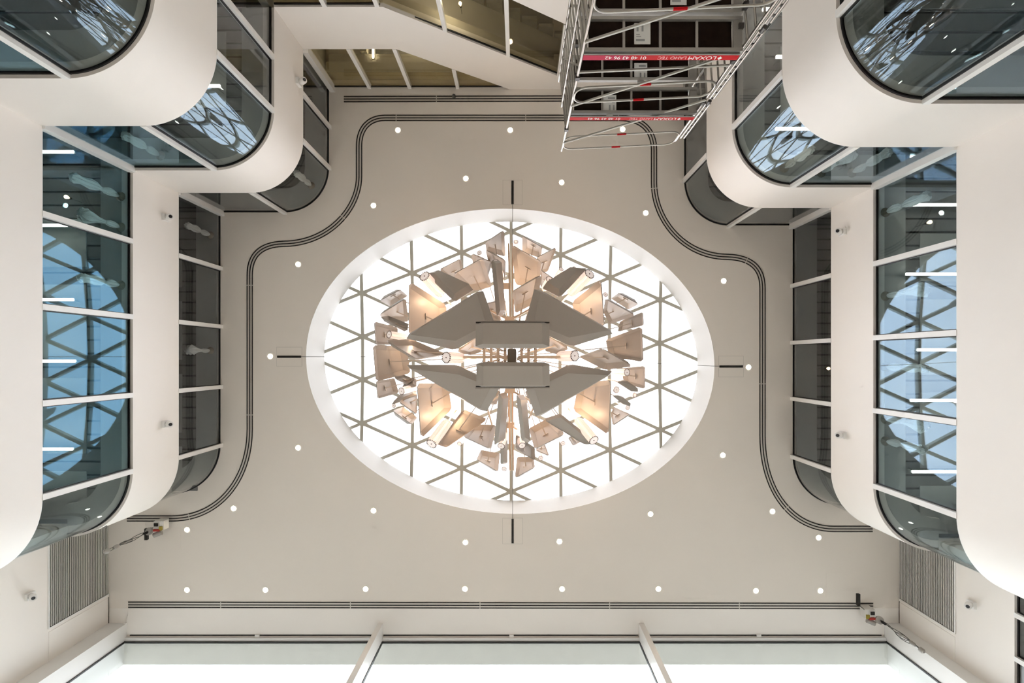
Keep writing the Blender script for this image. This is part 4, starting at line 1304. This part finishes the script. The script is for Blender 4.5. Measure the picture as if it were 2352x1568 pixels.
linear(1783, 130, 12.5, 1, 1.2, 'bright linear lamp seen beside the scaffold behind the back right window')
linear(1752, 21, 12.5, 1, 1.2, 'bright linear lamp behind the scaffold top corner at the back right')
linear(505, 197, 12.5, -1, 1.2, 'bright linear lamp behind the curved middle floor window at the back left')
def globe(u, v, h, label, hang):
    p = P(u, v, h)
    o = empty('bare_bulb', p); tag(o, label, 'bulb', 'small warm bulbs in the rooms behind glass')
    MB().lathe([(0.02, -0.04), (0.042, -0.02), (0.046, 0.0), (0.036, 0.03), (0.02, 0.075)], p, 12).build('bulb', 'globe', o, smooth=50)
    MB().lathe([(0.03, 0.075), (0.03, 0.13), (0.01, 0.14)], p, 10).build('socket', 'slot', o, smooth=50)
    MB().tube([p + Vector((0, 0, 0.13)), p + Vector((0, 0, hang))], 0.006, 5).build('cord', 'cable', o)
globe(152, 452, 12.4, 'small warm bulb behind the left middle floor window', 0.45)
globe(2136, 510, 12.4, 'small warm bulb behind the right middle floor window', 0.45)
globe(1903, 846, 15.9, 'small warm bulb behind the right top floor window', 0.65)
globe(1057, 8, 13.6, 'small warm bulb in the stairwell behind the lower bronze window', 0.4)
for p_ in (P(1057, 8, 13.6) + Vector((0, 0, -0.2)), Vector((-3.2, YBW - 1.6, ZC + 16.0))):  # light of the stairwell bulb, then a fill added where no lamp hangs
    ld = bpy.data.lights.new('stair_bulb_and_fill', 'POINT'); ld.energy = 14; ld.color = (1.0, 0.94, 0.82); ld.shadow_soft_size = 0.1
    lo = bpy.data.objects.new('stair_bulb_and_fill', ld); COL.objects.link(lo); lo.location = p_
# upright strip lamps in the stairwell
for (u, v, lb) in ((857, 124, 'short bright strip lamp behind the upper bronze stair window'), ):
    p = P(u, v, 16.3)
    p.y = max(p.y, YBW - 2.4)
    o = empty('strip_lamp', p); tag(o, lb, 'lamp')
    MB().box(p.x - 0.03, p.x + 0.03, p.y - 0.25, p.y + 0.12, p.z - 0.02, p.z + 0.02).build('light_tube', 'tube', o)
    MB().box(p.x - 0.035, p.x + 0.035, p.y - 0.26, p.y + 0.13, p.z + 0.02, p.z + 0.2).build('housing', 'trim', o)

# ------------------------------------------------------------------ pendants wrapped in plastic
def pendant(x, y, htop, L, label, seed, wide=1.0):
    rnd = random.Random(seed)
    top = Vector((x, y, ZC + htop))
    o = empty('wrapped_pendant', top); tag(o, label, 'pendant lamp', 'pendant lamps wrapped in plastic inside the windows')
    MB().lathe([(0.05, -0.10), (0.10, -0.05), (0.12, -0.02), (0.04, 0.0)], top, 12).build('ceiling_rose', 'string', o)
    if seed % 2: prof = [(0.025, -0.07), (0.05, -0.14), (0.075, -0.26), (0.075, -0.36), (0.032, -0.46), (0.034, -0.50), (0.08, -0.62), (0.095, -0.76), (0.07, -0.92), (0.085, -1.02), (0.10, -1.09), (0.04, -1.16)]
    else: prof = [(0.025, -0.07), (0.045, -0.14), (0.06, -0.26), (0.06, -0.38), (0.03, -0.48), (0.04, -0.54), (0.055, -0.66), (0.085, -0.80), (0.12, -0.94), (0.145, -1.05), (0.13, -1.11), (0.05, -1.17)]
    m_ = MB()
    n = 28
    ph = [rnd.uniform(0, 6.28) for _ in range(3)]
    k = L / 1.12
    for r, z in prof:
        for j in range(n):
            t = 2 * math.pi * j / n
            rr = r * wide * 1.05 * (1 + 0.10 * math.sin(3 * t + ph[0] + 4 * z) + 0.14 * math.sin(9 * t + ph[1]) + rnd.uniform(-0.05, 0.05))
            m_.v.append(top + Vector((rr * math.cos(t), rr * math.sin(t), z * k)))
    for i in range(len(prof) - 1):
        for j in range(n):
            j2 = (j + 1) % n
            m_.f.append((i * n + j, (i + 1) * n + j, (i + 1) * n + j2, i * n + j2))
    m_.f.append(tuple((len(prof) - 1) * n + j for j in range(n)))
    m_.build('plastic_wrap', 'wrap', o, smooth=50)
    MB().lathe([(0.045 * wide, -0.02), (0.05 * wide, 0.0), (0.045 * wide, 0.02)], top + Vector((0, 0, -0.48 * k)), 12).build('tie_band', 'wrap', o)
    MB().tube([top, top + Vector((0, 0, -L * 0.9))], 0.012, 6).build('cord', 'cable', o)
    MB().lathe([(0.015, 0), (0.05, 0.05), (0.06, 0.18), (0.03, 0.28)], top + Vector((0, 0, -L * 0.92)), 10).build('lamp_body', 'brass', o, smooth=40)
def pend_px(ub, vb, htop, L, X=None, Y=None, label='', seed=1, wide=1.0):
    p = P(ub, vb, htop)
    x = X if X is not None else p.x; y = Y if Y is not None else p.y
    pendant(x, y, htop, L, label, seed, wide)
hm = 12.755
xli, xri = XML - 0.30, XMR + 0.30
for i, (v, L, lb) in enumerate(((452, 1.4, 'plastic-wrapped pendant behind the left middle floor window, nearest the back corner'),
                                (522, 1.15, 'plastic-wrapped pendant behind the left middle floor window, second from the back corner'),
                                (655, 1.2, 'plastic-wrapped pendant against the mirrored skylight in the left middle floor window'))):
    pend_px(290, v, hm, L, X=xli, label=lb, seed=i + 1, wide=1.05)
for i, (v, L, lb) in enumerate(((488, 1.35, 'plastic-wrapped pendant behind the right middle floor window, nearest the back corner'),
                                (680, 1.25, 'plastic-wrapped pendant behind the right middle floor window, second from the back corner'),
                                (843, 1.3, 'plastic-wrapped pendant at the middle of the right middle floor window'),
                                (962, 1.25, 'plastic-wrapped pendant in the front pane of the right middle floor window, upper one'),
                                (1012, 1.25, 'plastic-wrapped pendant in the front pane of the right middle floor window, lower one'))):
    pend_px(2013, v, hm, L, X=xri, label=lb, seed=i + 11, wide=1.05)
ypr = m2(0, 522)[1] - 0.36
for i, (u, L, lb) in enumerate(((1800, 1.2, 'plastic-wrapped pendant behind the curved window at the back right'),
                                (1885, 1.2, 'plastic-wrapped pendant just right of the curved window at the back right'),
                                (1955, 1.3, 'plastic-wrapped pendant beside the right inner corner post'))):
    pend_px(u, 430, hm, L, Y=ypr - (0.12 if i == 0 else 0), label=lb, seed=i + 21)
ypl = m2(0, 492)[1] - 0.36
pend_px(290, 0, hm, 1.2, X=m2(560, 0)[0], Y=ypl, label='faint plastic-wrapped pendant beside the left inner corner post', seed=31)
ht = H0 - 0.06
for (x, y, L, lb, sd) in ((XML - 0.34, P(0, 540, ht).y, 1.2, 'plastic-wrapped pendant behind the left top floor window, in the corner pane', 41),
                          (XML - 0.34, P(0, 805, ht).y, 1.1, 'plastic-wrapped pendant behind the middle of the left top floor window', 42),
                          (m2(735, 0)[0] - 0.25, m2(0, 435)[1] - 0.1, 1.15, 'plastic-wrapped pendant behind the curved top floor window at the back left', 43),
                          (m2(1700, 0)[0], m2(0, 522)[1] - 0.36, 0.95, 'plastic-wrapped pendant behind the short top floor window at the back right', 44)):
    pendant(x, y, ht, L, lb, sd)
